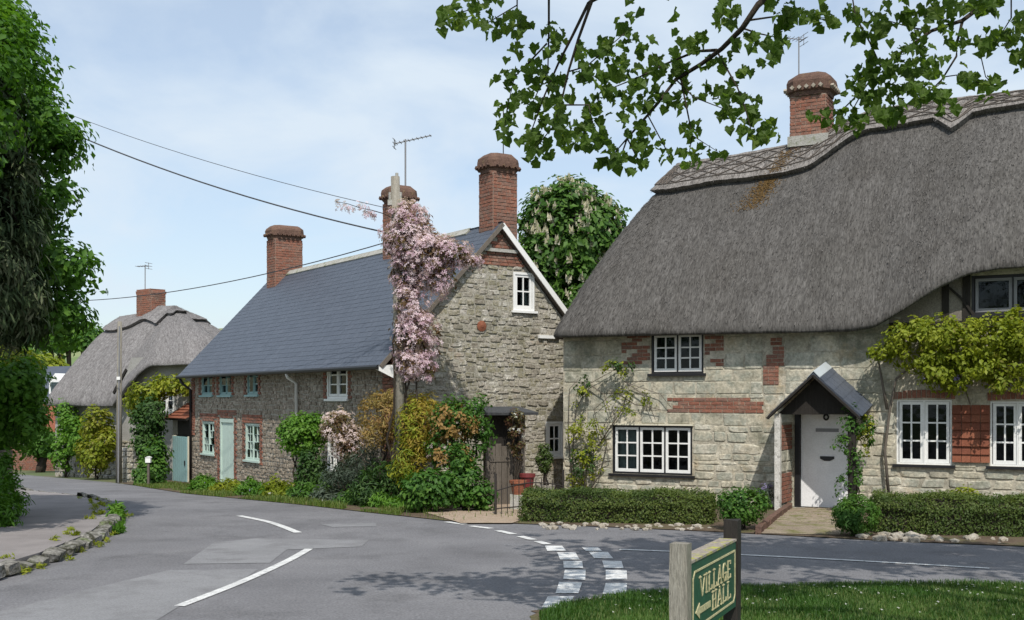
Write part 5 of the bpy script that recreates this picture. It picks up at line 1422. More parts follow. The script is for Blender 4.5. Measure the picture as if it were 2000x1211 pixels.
P, N = clumps([C_(1865, 735, 70, 28, -.3, .15), C_(1930, 745, 60, 22, -.3, .15)], 20, .10, 260, .6); leaves('blossom', P, N, .04, K['f_lilac'], wis, wb, FLOWER, .3)
L = [([Cp(a, b, -.12) for a, b in path], .03, .012) for path in ([(1735, 962), (1728, 880), (1738, 800), (1750, 740), (1800, 700), (1900, 690), (2000, 700)], [(1733, 800), (1722, 740), (1715, 700)], [(1850, 700), (1880, 745), (1895, 790)])]
stems_mesh('stem', L, K['greywood'], wis, wb)
sb = tuple(Cp(1672, 985, -.85))
plant('climbing_rose', 'light leafy climber on the right post of the porch', 'climber', sb, [C_(1660, 830, 16, 40, -.9, .08), C_(1648, 870, 20, 20, -.95, .1), C_(1690, 840, 18, 32, -.6, .1), C_(1672, 920, 12, 50, -.9, .08), C_(1645, 960, 12, 30, -.95, .08)], 60, .09, 1400, .06, 'l_shrub', stem_r=.015)
_t = [o for o in COL.objects if o.get('label', '').startswith('light leafy climber')][0]
extra(_t, sb, [C_(1690, 850, 18, 40, -.6, .1)], 16, .08, 260, .06, 'l_yellow', LEAF, 'foliage')

def hedge(name, label, x0, y0, x1, y1, h, dep, n, m='l_box', size=.042):
    a = Vector((x0, y0, 0)); b = Vector((x1, y1, 0)); d = (b - a); L = d.length; ang = math.atan2(d.y, d.x)
    g = gz((y0 + y1) / 2); t = thing(name, label, 'hedge', (x0, y0, g), ang)
    MB().box(.05, L - .05, .06, dep - .06, -.05, h - .07).build('branches', K['bark'], t)
    P = []; N = []
    areas = [(L * h, 0), (L * dep, 1), (dep * h, 2), (dep * h, 3), (L * h * .6, 4)]; tot = sum(a_[0] for a_ in areas)
    for ar, k in areas:
        q = int(n * ar / tot); r1 = rng.random(q); r2 = rng.random(q)
        wobv = np.array([mnoise.noise(Vector((x * L * 1.6, z * 2.2, k * 9.))) for x, z in zip(r1, r2)]) * .085 + rng.normal(size=q) * .026
        if k == 0: p = np.stack([r1 * L, wobv, r2 * h], -1); nn = np.tile([0, -1, .35], (q, 1))
        elif k == 1: p = np.stack([r1 * L, r2 * dep, h + wobv], -1); nn = np.tile([0, -.2, 1.], (q, 1))
        elif k == 2: p = np.stack([wobv, r1 * dep, r2 * h], -1); nn = np.tile([-1, 0, .3], (q, 1))
        elif k == 3: p = np.stack([L + wobv, r1 * dep, r2 * h], -1); nn = np.tile([1, 0, .3], (q, 1))
        else: p = np.stack([r1 * L, dep + wobv, r2 * h], -1); nn = np.tile([0, 1, .3], (q, 1))
        P.append(p); N.append(nn + rng.normal(size=p.shape) * .55)
    P = np.concatenate(P); N = np.concatenate(N)
    # round the long top edges
    e = np.minimum(P[:, 1], dep - P[:, 1]); P[:, 2] -= np.where((P[:, 2] > h - .12) & (e < .12), (.12 - np.clip(e, 0, .12)) * .5, 0)
    leaves('foliage', P, N, size, K[m], t, (0, 0, 0))
    return t
h0, h1 = gp(1020, 1020), gp(1390, 1026)
hedge('box_hedge', 'clipped dark box hedge before the lower left cottage window', h0[0], h0[1], h1[0], h1[1], .46, .85, 26000, size=.034)
h0, h1 = gp(1712, 1043), gp(2010, 1050)
hedge('box_hedge', 'clipped dark box hedge to the right of the cottage door path', h0[0], h0[1], h1[0] + 1.2, h1[1] - .3, .53, .8, 28000, size=.034)
bb = foot(1450, 16.9)
plant('box_ball', 'bright green rounded bush between the left hedge and the door path', 'shrub', bb, [E_(1452, 985, 46, 30, 16.9), E_(1430, 990, 26, 26, 16.8)], 110, .10, 4000, .05, 'l_shrub', shell=.85)
bb = foot(1672, 16.1)
plant('lavender_bush', 'feathery green bush between the door path and the right hedge', 'shrub', bb, [E_(1672, 1005, 38, 34, 16.1), E_(1655, 1012, 26, 24, 16.0)], 100, .10, 3600, .07, 'l_shrub', NARROW, shell=.8, droop=-.8)
bb = tuple(Cp(1495, 985, -.6))
t_ = plant('lavender', 'small lilac flowering plant beside the white porch post', 'plant', bb, [C_(1497, 968, 14, 16, -.6, .1)], 24, .08, 500, .06, 'l_blue', NARROW, droop=-.8)
extra(t_, bb, [C_(1497, 956, 13, 14, -.6, .1)], 18, .05, 200, .035, 'f_lilac')
bb = tuple(Cp(1885, 965, -1.6))
t_ = plant('flowering_plant', 'small yellow green plant showing above the right hedge', 'plant', (bb[0], bb[1], 0), [C_(1885, 975, 34, 18, -1.6, .15)], 40, .1, 900, .06, 'l_yellow')
# edging stones: each lump its own thing
r_ = random.Random(17)
for k in range(52):
    px = r_.uniform(1055, 1400); x, y = gp(px, r_.uniform(1024, 1034) + (px - 1055) * .012)
    o = thing('edging_stone', 'small pale stone in the loose row before the left box hedge', 'stone', (x, y, gz(y)), r_.uniform(0, 6), 'edging stones before the left hedge')
    s_ = r_.uniform(.04, .12)
    piece('lump', r_.choice(LUMP_M), o, (0, 0, s_ * .2), (s_ * 1.5, s_, s_ * .8))
for k in range(46):
    px = r_.choice([r_.uniform(1675, 1810), r_.uniform(1675, 2010)]); x, y = gp(px, 1052 + (px - 1680) * .022 + r_.uniform(-5, 5))
    o = thing('edging_stone', 'pale rockery stone in the loose row before the right box hedge', 'stone', (x, y, gz(y)), r_.uniform(0, 6), 'edging stones before the right hedge')
    s_ = r_.uniform(.05, .17)
    piece('lump', r_.choice(LUMP_M), o, (0, 0, s_ * .2), (s_ * 1.5, s_, s_ * .85))
PAVER_M = template_meshes('paver', BRICK_T, K['pathstone'])
MBRICK_M = template_meshes('brick', BRICK_T, K['lichen'])
# bricks edging the door path
a = Vector((*doorpath[0], 0)); b = Vector((*doorpath[3], 0)); n = 12
pth = [o for o in COL.objects if o.name == 'garden_path'][0]
for i in range(n):
    p = a.lerp(b, (i + .5) / n); d = (b - a)
    piece('brick', r_.choice(MBRICK_M), pth, None, None, M=Matrix.Translation((p.x, p.y, gz(p.y) + .05)) @ Matrix.Rotation(math.atan2(d.y, d.x) + r_.uniform(-.08, .08), 4, 'Z') @ Matrix.Diagonal((d.length / n * .93, .06, .13, 1)))
pc, pd = Vector((*doorpath[1], 0)), Vector((*doorpath[2], 0))
for i in range(9):
    for j in range(7):
        if r_.random() < .12: continue
        t = .35 + .63 * (i + .5) / 9; p = a.lerp(b, t).lerp(pc.lerp(pd, t), (j + .5 + (.5 if i % 2 else 0)) / 7.6)
        piece('paver', r_.choice(PAVER_M), pth, None, None, M=Matrix.Translation((p.x, p.y, gz(p.y) + .018)) @ Matrix.Rotation(CROT + r_.uniform(-.05, .05), 4, 'Z') @ Matrix.Rotation(-math.pi / 2, 4, 'X') @ Matrix.Diagonal((.21, .014, .26, 1)))

# ================================================================== GATE, POTS, GATE SHELTER
gs = at(985, 960, 21.9)
gsh = thing('gate_shelter', 'weathered wooden gate under a small board roof against the stone gable', 'gate', (gs.x, 21.9, gz(21.9)), R(30))
w2, hh_ = .38, at(985, 805, 21.9).z - gz(21.9)
MB().box(-w2 - .06, -w2 + .04, -.05, .05, -.1, hh_ - .05).build('post', K['greywood'], gsh); MB().box(w2 - .04, w2 + .06, -.05, .05, -.1, hh_ - .02).build('post', K['greywood'], gsh)
MB().box(-w2 - .15, w2 + .25, -.25, .55, -.02, .03, Matrix.Translation((0, 0, hh_)) @ Matrix.Rotation(R(8), 4, 'X')).build('roof', K['darkslate'], gsh)
MB().box(-w2 - .02, w2 + .02, .06, .10, -.05, hh_ - .06).build('opening_shade', K['darkwood'], gsh)  # dark sheet standing in for the shade of the opening behind the gate
lf = MB().box(-w2 + .05, w2 - .05, .0, .03, .02, 1.15).build('gate_leaf', K['darkwood'], gsh)
for i in range(5): MB().box(-w2 + .05 + i * .132, -w2 + .17 + i * .132, -.02, .0, .0, 1.15 + .05 * (i % 2)).build('plank', K['greywood'], lf)
MB().box(-w2 + .04, w2 - .04, -.035, -.021, .85, .95).build('rail', K['greywood'], lf)
plant('climber', 'dark leaved climber with white flowers on the gate shelter post', 'climber', foot(1012, 21.7), [E_(1012, 850, 14, 46, 21.7, .1), E_(1005, 815, 14, 14, 21.7, .1)], 30, .09, 700, .06, 'l_red')
_t = [o for o in COL.objects if o.get('label', '').startswith('dark leaved climber')][0]
extra(_t, _t.location, [E_(1010, 835, 14, 36, 21.6, .1)], 12, .05, 80, .05, 'f_white')
ga, gb = at(968, 1000, 19.3), at(1100, 985, 20.4)
gt = thing('iron_gate', 'low wrought iron garden gate before the topiary and pots', 'gate', (ga.x, 19.3, gz(19.3)), math.atan2(1.1, gb.x - ga.x))
Lg = math.hypot(1.1, gb.x - ga.x)
mb = MB(); mb.tube([(0, 0, .12), (Lg, 0, .12)], .011, 5); mb.tube([(Lg * i / 12, 0, .42 + .10 * math.sin(math.pi * i / 12)) for i in range(13)], .011, 5); mb.build('rail', K['iron'], gt)
for i in range(13): MB().tube([(Lg * i / 12, 0, .02), (Lg * i / 12, 0, .50 + .10 * math.sin(math.pi * i / 12))], .008, 5).build('bar', K['iron'], gt)
MB().tube([(0, 0, -.05), (0, 0, .72)], .022, 6).build('post', K['iron'], gt); MB().tube([(Lg, 0, -.05), (Lg, 0, .72)], .022, 6).build('post', K['iron'], gt)
def pot(label, px, py, Y, r0, h, m, name='plant_pot'):
    p = at(px, py, Y); t = thing(name, label, 'pot', (p.x, Y, gz(Y)))
    zb = max(0, p.z - gz(Y) - h)
    MB().lathe([(r0 * .68, zb), (r0 * .92, zb + h * .8), (r0 * 1.08, zb + h * .8), (r0 * 1.08, zb + h), (r0 * .9, zb + h), (r0 * .85, zb + h * .86)], 14).build('pot', K[m], t, sm=False)
    MB().lathe([(r0 * .85, zb + h * .85), (.01, zb + h * .9)], 14).build('soil', K['soil'], t)
    if zb > .03: MB().box(-r0, r0, -r0, r0, -.05, zb).build('plinth', K['stonegrey'], t)
    return t
pot('orange terracotta pot just inside the iron gate', 1012, 938, 20.6, .15, .26, 'terracotta')
pot('dark red glazed pot behind the terracotta one', 1030, 925, 21.1, .14, .32, 'redglaze')
tp = at(1066, 930, 21.4)
tt = thing('urn', 'pale stone urn on the gravel holding a clipped topiary', 'urn', (tp.x, 21.4, gz(21.4)))
MB().lathe([(.15, 0), (.15, .06), (.07, .12), (.06, .2), (.17, .34), (.19, .42), (.16, .42), (.14, .38)], 14).build('bowl', K['chalkstone'], tt, sm=False)
tb_ = (tp.x, 21.4, gz(21.4) + .38)
plant('topiary', 'small dark clipped topiary cone standing in the pale urn', 'topiary', tb_, [E_(1064, 900, 16, 22, 21.4), E_(1062, 875, 9, 9, 21.4)], 60, .06, 1500, .045, 'l_box', shell=.8)

# ================================================================== LEFT SIDE: WALL, TREES
lw0 = Vector((-8.22, 18.55, gz(18.55)))
lwall = thing('garden_wall', 'shaded rough stone wall end under the big dark tree', 'wall', lw0, R(80))
LMz = 1.15
MB().box(-9, 0, .02, .5, -.2, LMz).build('core', K['rubble_mortar'], lwall)
# courses on the face towards the pavement and on the near end
ang = Matrix.Rotation(math.pi, 4, 'Z')
for c_ in lay(-6, 0, -.1, LMz + .02, .13, .22, .22, .5, []):
    piece('stone', random.choice(FLINT_M), lwall, (c_[0], .02, c_[1]), (c_[2], .04, c_[3]))
em = Matrix.Rotation(math.pi / 2, 4, 'Z')
for c_ in lay(.02, .5, -.1, LMz + .02, .13, .22, .18, .4, []):
    piece('stone', random.choice(FLINT_M), lwall, None, None, M=em @ Matrix.Translation((c_[0], 0, c_[1])) @ Matrix.Diagonal((c_[2], .04, c_[3], 1)))
b_ = (-8.75, 18.9, gz(18.9))
plant('bush', 'dense green bush heaped on the stone wall below the big tree', 'bush', b_, [E_(20, 790, 50, 72, 18.9, .7), E_(-40, 780, 60, 90, 18.4, .8), E_(48, 800, 26, 55, 19.0, .5), E_(10, 850, 40, 40, 18.8, .6), E_(40, 740, 40, 40, 18.5, .6), E_(60, 830, 24, 36, 18.4, .4)], 280, .20, 11000, .095, 'l_bright', stem_r=.05)
plant('bush', 'pale green shrub top rising behind the dense green bush', 'bush', (-9.3, 20.6, gz(20.6)), [E_(25, 720, 40, 34, 20.6, .5), E_(0, 700, 40, 30, 20.6, .5)], 80, .2, 2600, .10, 'l_yellow', stem_r=.04)
plant('fern_clump', 'green ferny plants at the foot of the stone wall', 'plant', (-7.95, 17.2, gz(17.2) + .1), [E_(10, 985, 28, 50, 17.3, .4), E_(-30, 970, 40, 60, 16.6, .5), E_(2, 930, 24, 40, 17.4, .35), E_(-10, 1010, 30, 28, 16.2, .4)], 110, .15, 4200, .11, 'l_bright', NARROW, stem=False, droop=-.6)
for k, (px, py, Y, rx, ry, lb) in enumerate([(228, 1010, 18.2, 11, 22, 'tall bright weeds sprouting at the corner of the kerb'), (222, 1045, 16.8, 12, 18, 'bright weeds trailing off the kerb stones into the road')]):
    plant('weed_clump', lb, 'weeds', ((px - CXP) / FPX * Y, Y, gz(Y) + .02), [E_(px, py, rx, ry, Y, .22), E_(px - 4, py + 8, rx, ry * .6, Y - .4, .3)], 40, .09, 1500, .10, 'l_bright', NARROW, stem=False, droop=-1.0, shell=.2)
q = random.Random(8); ts = []
for j in range(46):
    p, d = along(q.uniform(4.0, 14.5)); off = q.choice([.22, .3, .4, -.02, -.05]); nrm = Vector((-d.y, d.x, 0))
    p = p + nrm * (off + q.uniform(-.05, .05)); ts.append((p.x, p.y, gz(p.y) + (.14 if off > .1 else .02), q.uniform(.05, .22), q.uniform(.05, .14), q.uniform(.015, .05)))
plant('kerb_grass', 'thin mossy grass tufts scattered along the old kerb stones', 'grass', (ts[0][0], ts[0][1], .0), ts, 90, .04, 2600, .05, 'l_yellow', NARROW, stem=False, droop=-1.0, shell=.1)
# deciduous tree
def tree(name, label, base, crown, nsub, rs, nleaf, size, m, tr, top, tmpl=LEAF, bark='bark', nlimb=9, droop=.5, limb_r=.10, shell=.72):
    t = thing(name, label, 'tree', base)
    P, N = clumps(crown, nsub, rs, nleaf, shell); leaves('crown', P, N, size, K[m], t, base, tmpl, droop)
    L = [(wiggle(base, top, 7, .12, 3), tr, tr * .45)]
    q = random.Random(len(label))
    for i in range(nlimb):
        e = crown[i % len(crown)]; f = q.uniform(.35, .95); st_ = Vector(base).lerp(Vector(top), f)
        end = Vector(e[:3]) + Vector((q.uniform(-.6, .6) * e[3], q.uniform(-.6, .6) * e[4], q.uniform(-.3, .6) * e[5]))
        L.append((wiggle(st_, end, 5, .15, i), limb_r * (1.2 - .6 * f), .015))
    stems_mesh('trunk', L, K[bark], t, base, 8)
    return t
Yt = 16.6
mc = [E_(-90, 380, 170, 230, Yt, 1.4), E_(70, 235, 62, 70, Yt, .8), E_(95, 300, 55, 38, Yt, .7), E_(30, 130, 50, 90, Yt, .8), E_(0, 40, 40, 60, Yt, .8), E_(70, 400, 55, 50, Yt, .8), E_(105, 385, 45, 18, Yt, .5), E_(100, 515, 75, 55, Yt, .8), E_(140, 525, 40, 26, Yt, .6), E_(85, 620, 70, 40, Yt, .8), E_(30, 560, 80, 90, Yt, 1.0), E_(110, 260, 40, 26, Yt, .6), E_(-60, 80, 90, 90, Yt, 1.0), E_(130, 600, 26, 20, Yt, .5), (-7.35, 13.3, 4.9, 1.15, 1.5, 1.4), (-6.95, 14.4, 6.1, .8, 1.1, 1.2), (-8.6, 12.4, 6.2, 1.4, 1.5, 1.6)]  # the last lobes are mostly unseen crown, placed to shade the pavement
tree('maple_tree', 'tall bright green leafy tree at the left edge behind the conifer', (-9.6, 17.2, gz(17)), mc, 900, .26, 44000, .11, 'l_maple', .26, (-9.3, 17.0, 8.0))
Yc = 15.3
cc_ = [E_(-60, 300, 90, 120, Yc, .9), E_(-30, 430, 95, 110, Yc, 1.0), E_(-30, 540, 100, 90, Yc, 1.0), E_(-20, 620, 85, 55, Yc, 1.0), E_(-40, 180, 60, 90, Yc, .7), E_(45, 575, 38, 14, Yc, .3), E_(50, 455, 30, 22, Yc, .3), E_(45, 330, 18, 30, Yc, .3)]
tree('conifer_tree', 'dark drooping conifer with grey tinged fronds at the left edge', (-8.2, 15.5, gz(15.5)), cc_, 520, .22, 30000, .15, 'l_conifer', .2, (-8.0, 15.4, 7.4), FROND, droop=2.2)
# chestnut behind the slate gable
Yk = 34
kc_ = [E_(1110, 460, 80, 95, Yk), E_(1150, 470, 62, 75, Yk), E_(1070, 430, 50, 55, Yk), E_(1115, 395, 48, 42, Yk), E_(1165, 430, 45, 42, Yk), E_(1060, 520, 60, 70, Yk), E_(1130, 560, 70, 60, Yk)]
kt = tree('horse_chestnut', 'round horse chestnut covered in white candles behind the stone gable', foot(1105, Yk), kc_, 420, .34, 15000, .20, 'l_chestnut', .30, tuple(at(1110, 450, Yk)), limb_r=.12, shell=.85)
P, N = clumps(kc_, 420, .12, 800, .97); N[:] = np.array([0, -.1, 1]) + rng.normal(size=N.shape) * .2
kb_ = np.array(kt.location); me = scatter('blossom', CANDLE, P - kb_, basis(N), rng.uniform(.16, .27, len(P))); obj('blossom', me, K['l_candle'], kt, None, 'stuff')
# trees and hedges on the far hillside
for k, (px, py, Y, rx, ry, mm, lb) in enumerate([(150, 655, 120, 40, 16, 'l_maple', 'far green trees on the hillside above the left thatch'), (70, 715, 66, 42, 14, 'l_yellow', 'rounded yellow green bush before the far roofs'), (20, 690, 90, 40, 20, 'l_shrub', 'distant green treetop behind the dense green bush'), (105, 660, 150, 30, 10, 'l_dark', 'thin dark hedge line on the distant field'), (80, 860, 44, 24, 18, 'l_shrub', 'small green bush over the low brick wall at the far bend'), (182, 662, 80, 12, 10, 'l_shrub', 'small green tree beside the far thatch ridge')]):
    bb = ((px - CXP) / FPX * Y, Y, float(terrain(np.array((px - CXP) / FPX * Y), np.array(float(Y)))))
    plant('far_tree' if k != 3 else 'field_hedge', lb, 'tree' if k not in (1, 4) else 'bush', bb, [E_(px, py, rx, ry, Y), E_(px + rx * .6, py + ry * .4, rx * .6, ry * .7, Y), E_(px - rx * .5, py + ry * .5, rx * .6, ry * .6, Y)], 80, .011 * Y * .8, 2200, .0045 * Y, mm, stem_r=.003 * Y)

# ================================================================== OVERHANGING TREE
TB = (8.6, 3.0, .03)
lime = thing('lime_tree', 'leafy branches of a tree hanging into the top of the view', 'tree', TB)
def br(px, Y): return [Vector(at(a, b, Y + .25 * math.sin(a * .02))) - Vector(TB) for a, b in px]
BR = [([(1560, -60), (1480, 10), (1450, 55), (1410, 95), (1370, 125), (1320, 155), (1290, 195), (1265, 225), (1225, 270), (1215, 300)], 8.1, .026, .005),
      ([(1165, -60), (1155, 5), (1130, 75), (1110, 140), (1095, 205), (1078, 250), (1045, 290)], 7.9, .013, .003), ([(1150, 5), (1118, 70), (1090, 125), (1062, 190), (1040, 250)], 8.0, .012, .004),
      ([(1072, -60), (1072, 60), (1070, 140), (1040, 200)], 8.2, .010, .003), ([(1990, -60), (1920, 10), (1880, 40), (1820, 60), (1770, 95), (1720, 130), (1690, 170), (1665, 215)], 8.3, .020, .004),
      ([(1880, 40), (1870, 80), (1868, 110), (1840, 155), (1815, 180)], 8.3, .012, .004), ([(1400, 98), (1360, 100), (1300, 125), (1250, 150), (1200, 170)], 8.1, .012, .004),
      ([(1068, 85), (1035, 120), (1005, 150), (990, 215), (985, 250)], 8.1, .008, .003), ([(1400, 100), (1440, 170), (1455, 210), (1470, 265)], 8.0, .008, .003), ([(1330, 155), (1345, 230), (1352, 265), (1345, 305)], 8.0, .007, .003),
      ([(1450, 55), (1480, 65), (1525, 75), (1495, 115)], 8.2, .007, .003), ([(1460, 40), (1530, 30), (1610, 35)], 8.3, .008, .003), ([(1975, -50), (1975, 35), (1950, 75), (1925, 90)], 8.4, .007, .003), ([(1868, 85), (1910, 85), (1925, 150), (1945, 170)], 8.3, .006, .003),
      ([(1845, 150), (1880, 145), (1918, 165)], 8.3, .005, .003), ([(1720, 130), (1700, 85), (1670, 30), (1660, -40)], 8.3, .007, .005), ([(1820, 60), (1785, 55), (1715, 35)], 8.4, .007, .003), ([(1690, 170), (1650, 210), (1620, 232), (1588, 225)], 8.3, .006, .003), ([(1010, -50), (1010, 35), (1012, 70), (1005, 100)], 8.3, .006, .003), ([(960, -50), (915, 20), (870, 32)], 8.3, .006, .003), ([(1010, 10), (960, 40), (940, 52)], 8.3, .005, .003),
      ([(1225, 270), (1195, 305)], 8.1, .006, .003), ([(1225, 270), (1250, 320)], 8.1, .006, .003), ([(1265, 225), (1300, 290), (1308, 308)], 8.0, .005, .003), ([(1345, 260), (1400, 295)], 8.0, .004, .002), ([(1110, 140), (1145, 130), (1185, 95), (1220, 65)], 8.0, .006, .003), ([(1095, 205), (1150, 205), (1160, 250), (1175, 268)], 7.9, .006, .003), ([(1320, 155), (1355, 190), (1420, 215)], 8.0, .006, .003)]
mb = MB()
for pth_, Y, a0, a1 in BR:
    pp = br(pth_, Y); k = len(pp); mb.tube(pp, [a0 + (a1 - a0) * i / (k - 1) for i in range(k)], 6)
mb.build('branch', K['bark'], lime, sm=True)
mb = MB(); t0 = Vector((0, 0, -.1)); k1 = Vector((-.4, .3, 4.2)); k2 = Vector((-3.6, 3.4, 6.6))
mb.tube(wiggle(t0, k1, 5, .05, 1), [.36, .30, .28, .26, .25, .24], 10)
mb.tube(wiggle(k1, k2, 5, .15, 2), [.22, .19, .17, .14, .12, .10], 8)
for pth_, Y, a0, a1 in (BR[0], BR[1], BR[3], BR[4], BR[2]):
    mb.tube(wiggle(k2, br(pth_, Y)[0], 5, .10, 7), [.09, .07, .06, .05, .04, a0], 7)
for q in ((-1.5, 5.5, 6.4), (.8, 6.5, 6.2), (-5.5, 4.0, 6.8), (-8.6, 3.6, 5.6), (-1.0, 1.5, 9.0), (1.5, 0.5, 8.0)):
    mb.tube(wiggle(k1.lerp(k2, .5), Vector(q), 6, .25, int(q[0] * 10)), [.11, .09, .07, .05, .04, .03, .02], 7)
mb.build('trunk', K['bark'], lime, sm=True)
LC = [(868, 32, 6), (912, 22, 6), (950, 8, 4), (940, 50, 4), (960, 35, 2), (985, 62, 2), (1010, 35, 5), (1015, 65, 4), (1008, 97, 2), (1075, 60, 3), (1080, 85, 4), (1090, 70, 2), (995, 150, 6), (1015, 185, 6), (990, 215, 5), (1040, 135, 5), (1065, 150, 5), (1085, 170, 6), (1040, 210, 4), (985, 250, 5), (1080, 200, 6), (1060, 250, 6), (1040, 280, 8), (1045, 300, 4), (1095, 235, 5), (1130, 90, 3), (1145, 130, 5), (1180, 90, 5), (1190, 105, 4), (1220, 65, 5), (1250, 80, 4), (1175, 145, 6), (1150, 205, 6), (1185, 170, 5), (1120, 250, 4), (1160, 240, 4), (1175, 265, 4), (1115, 270, 4), (1150, 280, 4), (1210, 140, 5), (1240, 160, 5), (1280, 130, 6), (1320, 130, 5), (1300, 110, 4), (1260, 200, 6), (1230, 190, 4), (1215, 230, 3), (1285, 175, 5), (1310, 190, 5), (1330, 145, 4), (1345, 85, 4), (1370, 70, 4), (1255, 250, 4), (1190, 310, 6), (1225, 300, 4), (1240, 320, 3), (1255, 285, 3), (1295, 290, 2), (1308, 308, 2), (1345, 305, 4), (1370, 300, 2), (1400, 295, 2), (1350, 250, 5), (1360, 190, 5), (1400, 120, 4), (1405, 170, 5), (1430, 180, 4), (1420, 220, 5), (1450, 190, 3), (1470, 265, 5), (1505, 240, 4), (1470, 215, 4), (1438, 255, 2), (1500, 260, 2), (1495, 115, 2), (1460, 140, 3), (1470, 85, 4), (1510, 80, 4), (1525, 85, 3), (1415, 15, 4), (1445, 15, 3), (1420, 45, 3), (1435, 90, 2), (1530, 30, 6), (1550, 25, 4), (1510, 10, 3), (1605, 20, 4), (1612, 40, 4),
      (1670, 30, 7), (1675, 60, 3), (1715, 35, 5), (1695, 72, 4), (1715, 55, 3), (1750, 15, 4), (1780, 40, 6), (1735, 55, 3), (1785, 65, 3), (1820, 20, 6), (1860, 10, 6), (1840, 50, 5), (1870, 85, 4), (1900, 10, 5), (1930, 5, 4), (1700, 115, 5), (1690, 140, 5), (1670, 165, 5), (1725, 135, 6), (1760, 110, 6), (1790, 95, 6), (1815, 130, 6), (1780, 150, 6), (1750, 165, 6), (1720, 180, 7), (1690, 200, 7), (1660, 215, 6), (1670, 240, 5), (1800, 175, 6), (1830, 185, 6), (1840, 195, 5), (1745, 210, 5), (1735, 225, 4), (1620, 235, 3), (1585, 225, 2), (1880, 150, 5), (1900, 155, 3), (1918, 165, 3), (1945, 170, 4), (1925, 80, 5), (1945, 75, 5), (1970, 60, 4), (1985, 75, 6), (1990, 115, 5), (1995, 40, 4)]
LP = []
q = random.Random(21)
for px, py, n in LC:
    for _ in range(int(n * 2.4 + .5)):
        Y = 8.1 + .25 * math.sin(px * .02) + q.gauss(0, .16)
        sx = 13 if n > 3 else 9
        LP.append((px + q.gauss(0, sx), py + q.gauss(0, sx * .9), Y, q.uniform(.046, .086)))
LP.sort(key=lambda a: -a[3] / a[2])
LM_ = []
for k in range(5):
    kk = random.Random(k + 40); vs = [(x * kk.uniform(.9, 1.1), y * kk.uniform(.92, 1.08), z + kk.uniform(-.06, .06)) for x, y, z in LOBED[0]]
    me = tmesh('leaf', (vs, LOBED[1])); me.materials.append(K['l_lime']); LM_.append(me)
def leafbasis(n):
    nn = rng.normal(size=(n, 3)) * .55 + np.array([0, -.75, .45]); fwd = rng.normal(size=(n, 3)) * .6 + np.array([0, -.1, -1.0])
    return basis(nn, fwd)
BB = leafbasis(len(LP))
for k, (px, py, Y, s_) in enumerate(LP[:300]):
    p = at(px, py, Y) - Vector(TB)
    M = Matrix([list(r) for r in BB[k]]).to_4x4(); M = Matrix.Translation(p) @ M @ Matrix.Diagonal((s_, s_, s_, 1))
    piece('leaf', q.choice(LM_), lime, None, None, M=M)
rest = LP[300:]
pos = np.array([tuple(at(a, b, Y) - Vector(TB)) for a, b, Y, s_ in rest])
# the part of the crown above the view, which shades the side road
U = []
for c, r3, n in (((5.4, 8.6, 7.3), (1.8, 1.1, .5), 4200), ((3.2, 8.9, 7.0), (1.5, 1.0, .4), 3600), ((8.0, 8.0, 7.0), (1.5, .9, .6), 2200), ((-.4, 7.6, 5.75), (.9, .45, .25), 220), ((.6, 7.2, 5.9), (.9, .5, .3), 260), ((1.6, 8.4, 5.9), (.9, .6, .3), 420), ((8.6, 4.5, 8.5), (2.6, 2.2, 1.6), 1500), ((8.8, 2.5, 10.5), (2.4, 2.4, 1.6), 1200)):
    nb_ = max(6, n // 14)
    cc = rng.normal(size=(nb_, 3)) * np.array(r3) * .62 + np.array(c)
    U.append((cc[:, None] + rng.normal(size=(nb_, 14, 3)) * .13).reshape(-1, 3))
U = np.concatenate(U) - np.array(TB)
pos2 = np.concatenate([pos, U]); sz = np.concatenate([[a[3] for a in rest], rng.uniform(.09, .13, len(U))])
obj('foliage', scatter('foliage', LOBED, pos2, leafbasis(len(pos2)), sz), K['l_lime'], lime, None, 'stuff')

# ================================================================== SIGN
pn = Vector((at(1329, 1100, 4.95).x, 4.95, 0)); pf = Vector((at(1430, 1100, 5.85).x, 5.85, 0))
sd = (pf - pn); sl = sd.length; sa = math.atan2(sd.y, sd.x)
sign = thing('village_sign', 'green wooden VILLAGE HALL sign board between two weathered posts on the grass', 'sign', (pn.x, pn.y, .03), sa)
zt1 = at(0, 1056, 4.95).z - .03; zt2 = at(0, 1012, 5.85).z - .03
def post(x, w, h, m, nm='post'):
    mb = MB(); q = random.Random(int(h * 100)); n = 7; V = []
    for i in range(n + 1):
        z_ = -.05 + (h + .05) * i / n; e = w / 2 * (1.04 - .06 * i / n)
        for cx, cy in ((-1, -1), (1, -1), (1, 1), (-1, 1)): V.append((x + cx * e + q.uniform(-.003, .003), cy * e + q.uniform(-.003, .003), z_ + (q.uniform(-.014, .004) if i == n else 0)))
    mb.add(V, [(i * 4 + k, i * 4 + (k + 1) % 4, (i + 1) * 4 + (k + 1) % 4, (i + 1) * 4 + k) for i in range(n) for k in range(4)] + [(n * 4, n * 4 + 1, n * 4 + 2, n * 4 + 3)])
    return mb.build(nm, K[m], sign)
post(0, .080, zt1, 'oak'); post(sl, .078, zt2, 'darkwood')
SMx = Matrix.Translation((pn.x, pn.y, .03)) @ Matrix.Rotation(sa, 4, 'Z')
bx0, bx1 = .05, sl - .048
bzt = on(SMx, 1352, 1100, -.03)[1]; bzb = bzt - .335
MB().box(bx0, bx1, -.030, .012, bzb, bzt).build('board', K['signgreen'], sign)
MB().box(bx0 - .002, bx1 + .002, -.034, .055, bzt + .001, bzt + .012).build('top_rail', K['lichencap'], sign)
MB().box(bx0, bx1, .013, .05, bzb + .05, bzb + .11).box(bx0, bx1, .013, .05, bzt - .12, bzt - .06).build('batten', K['oak'], sign)
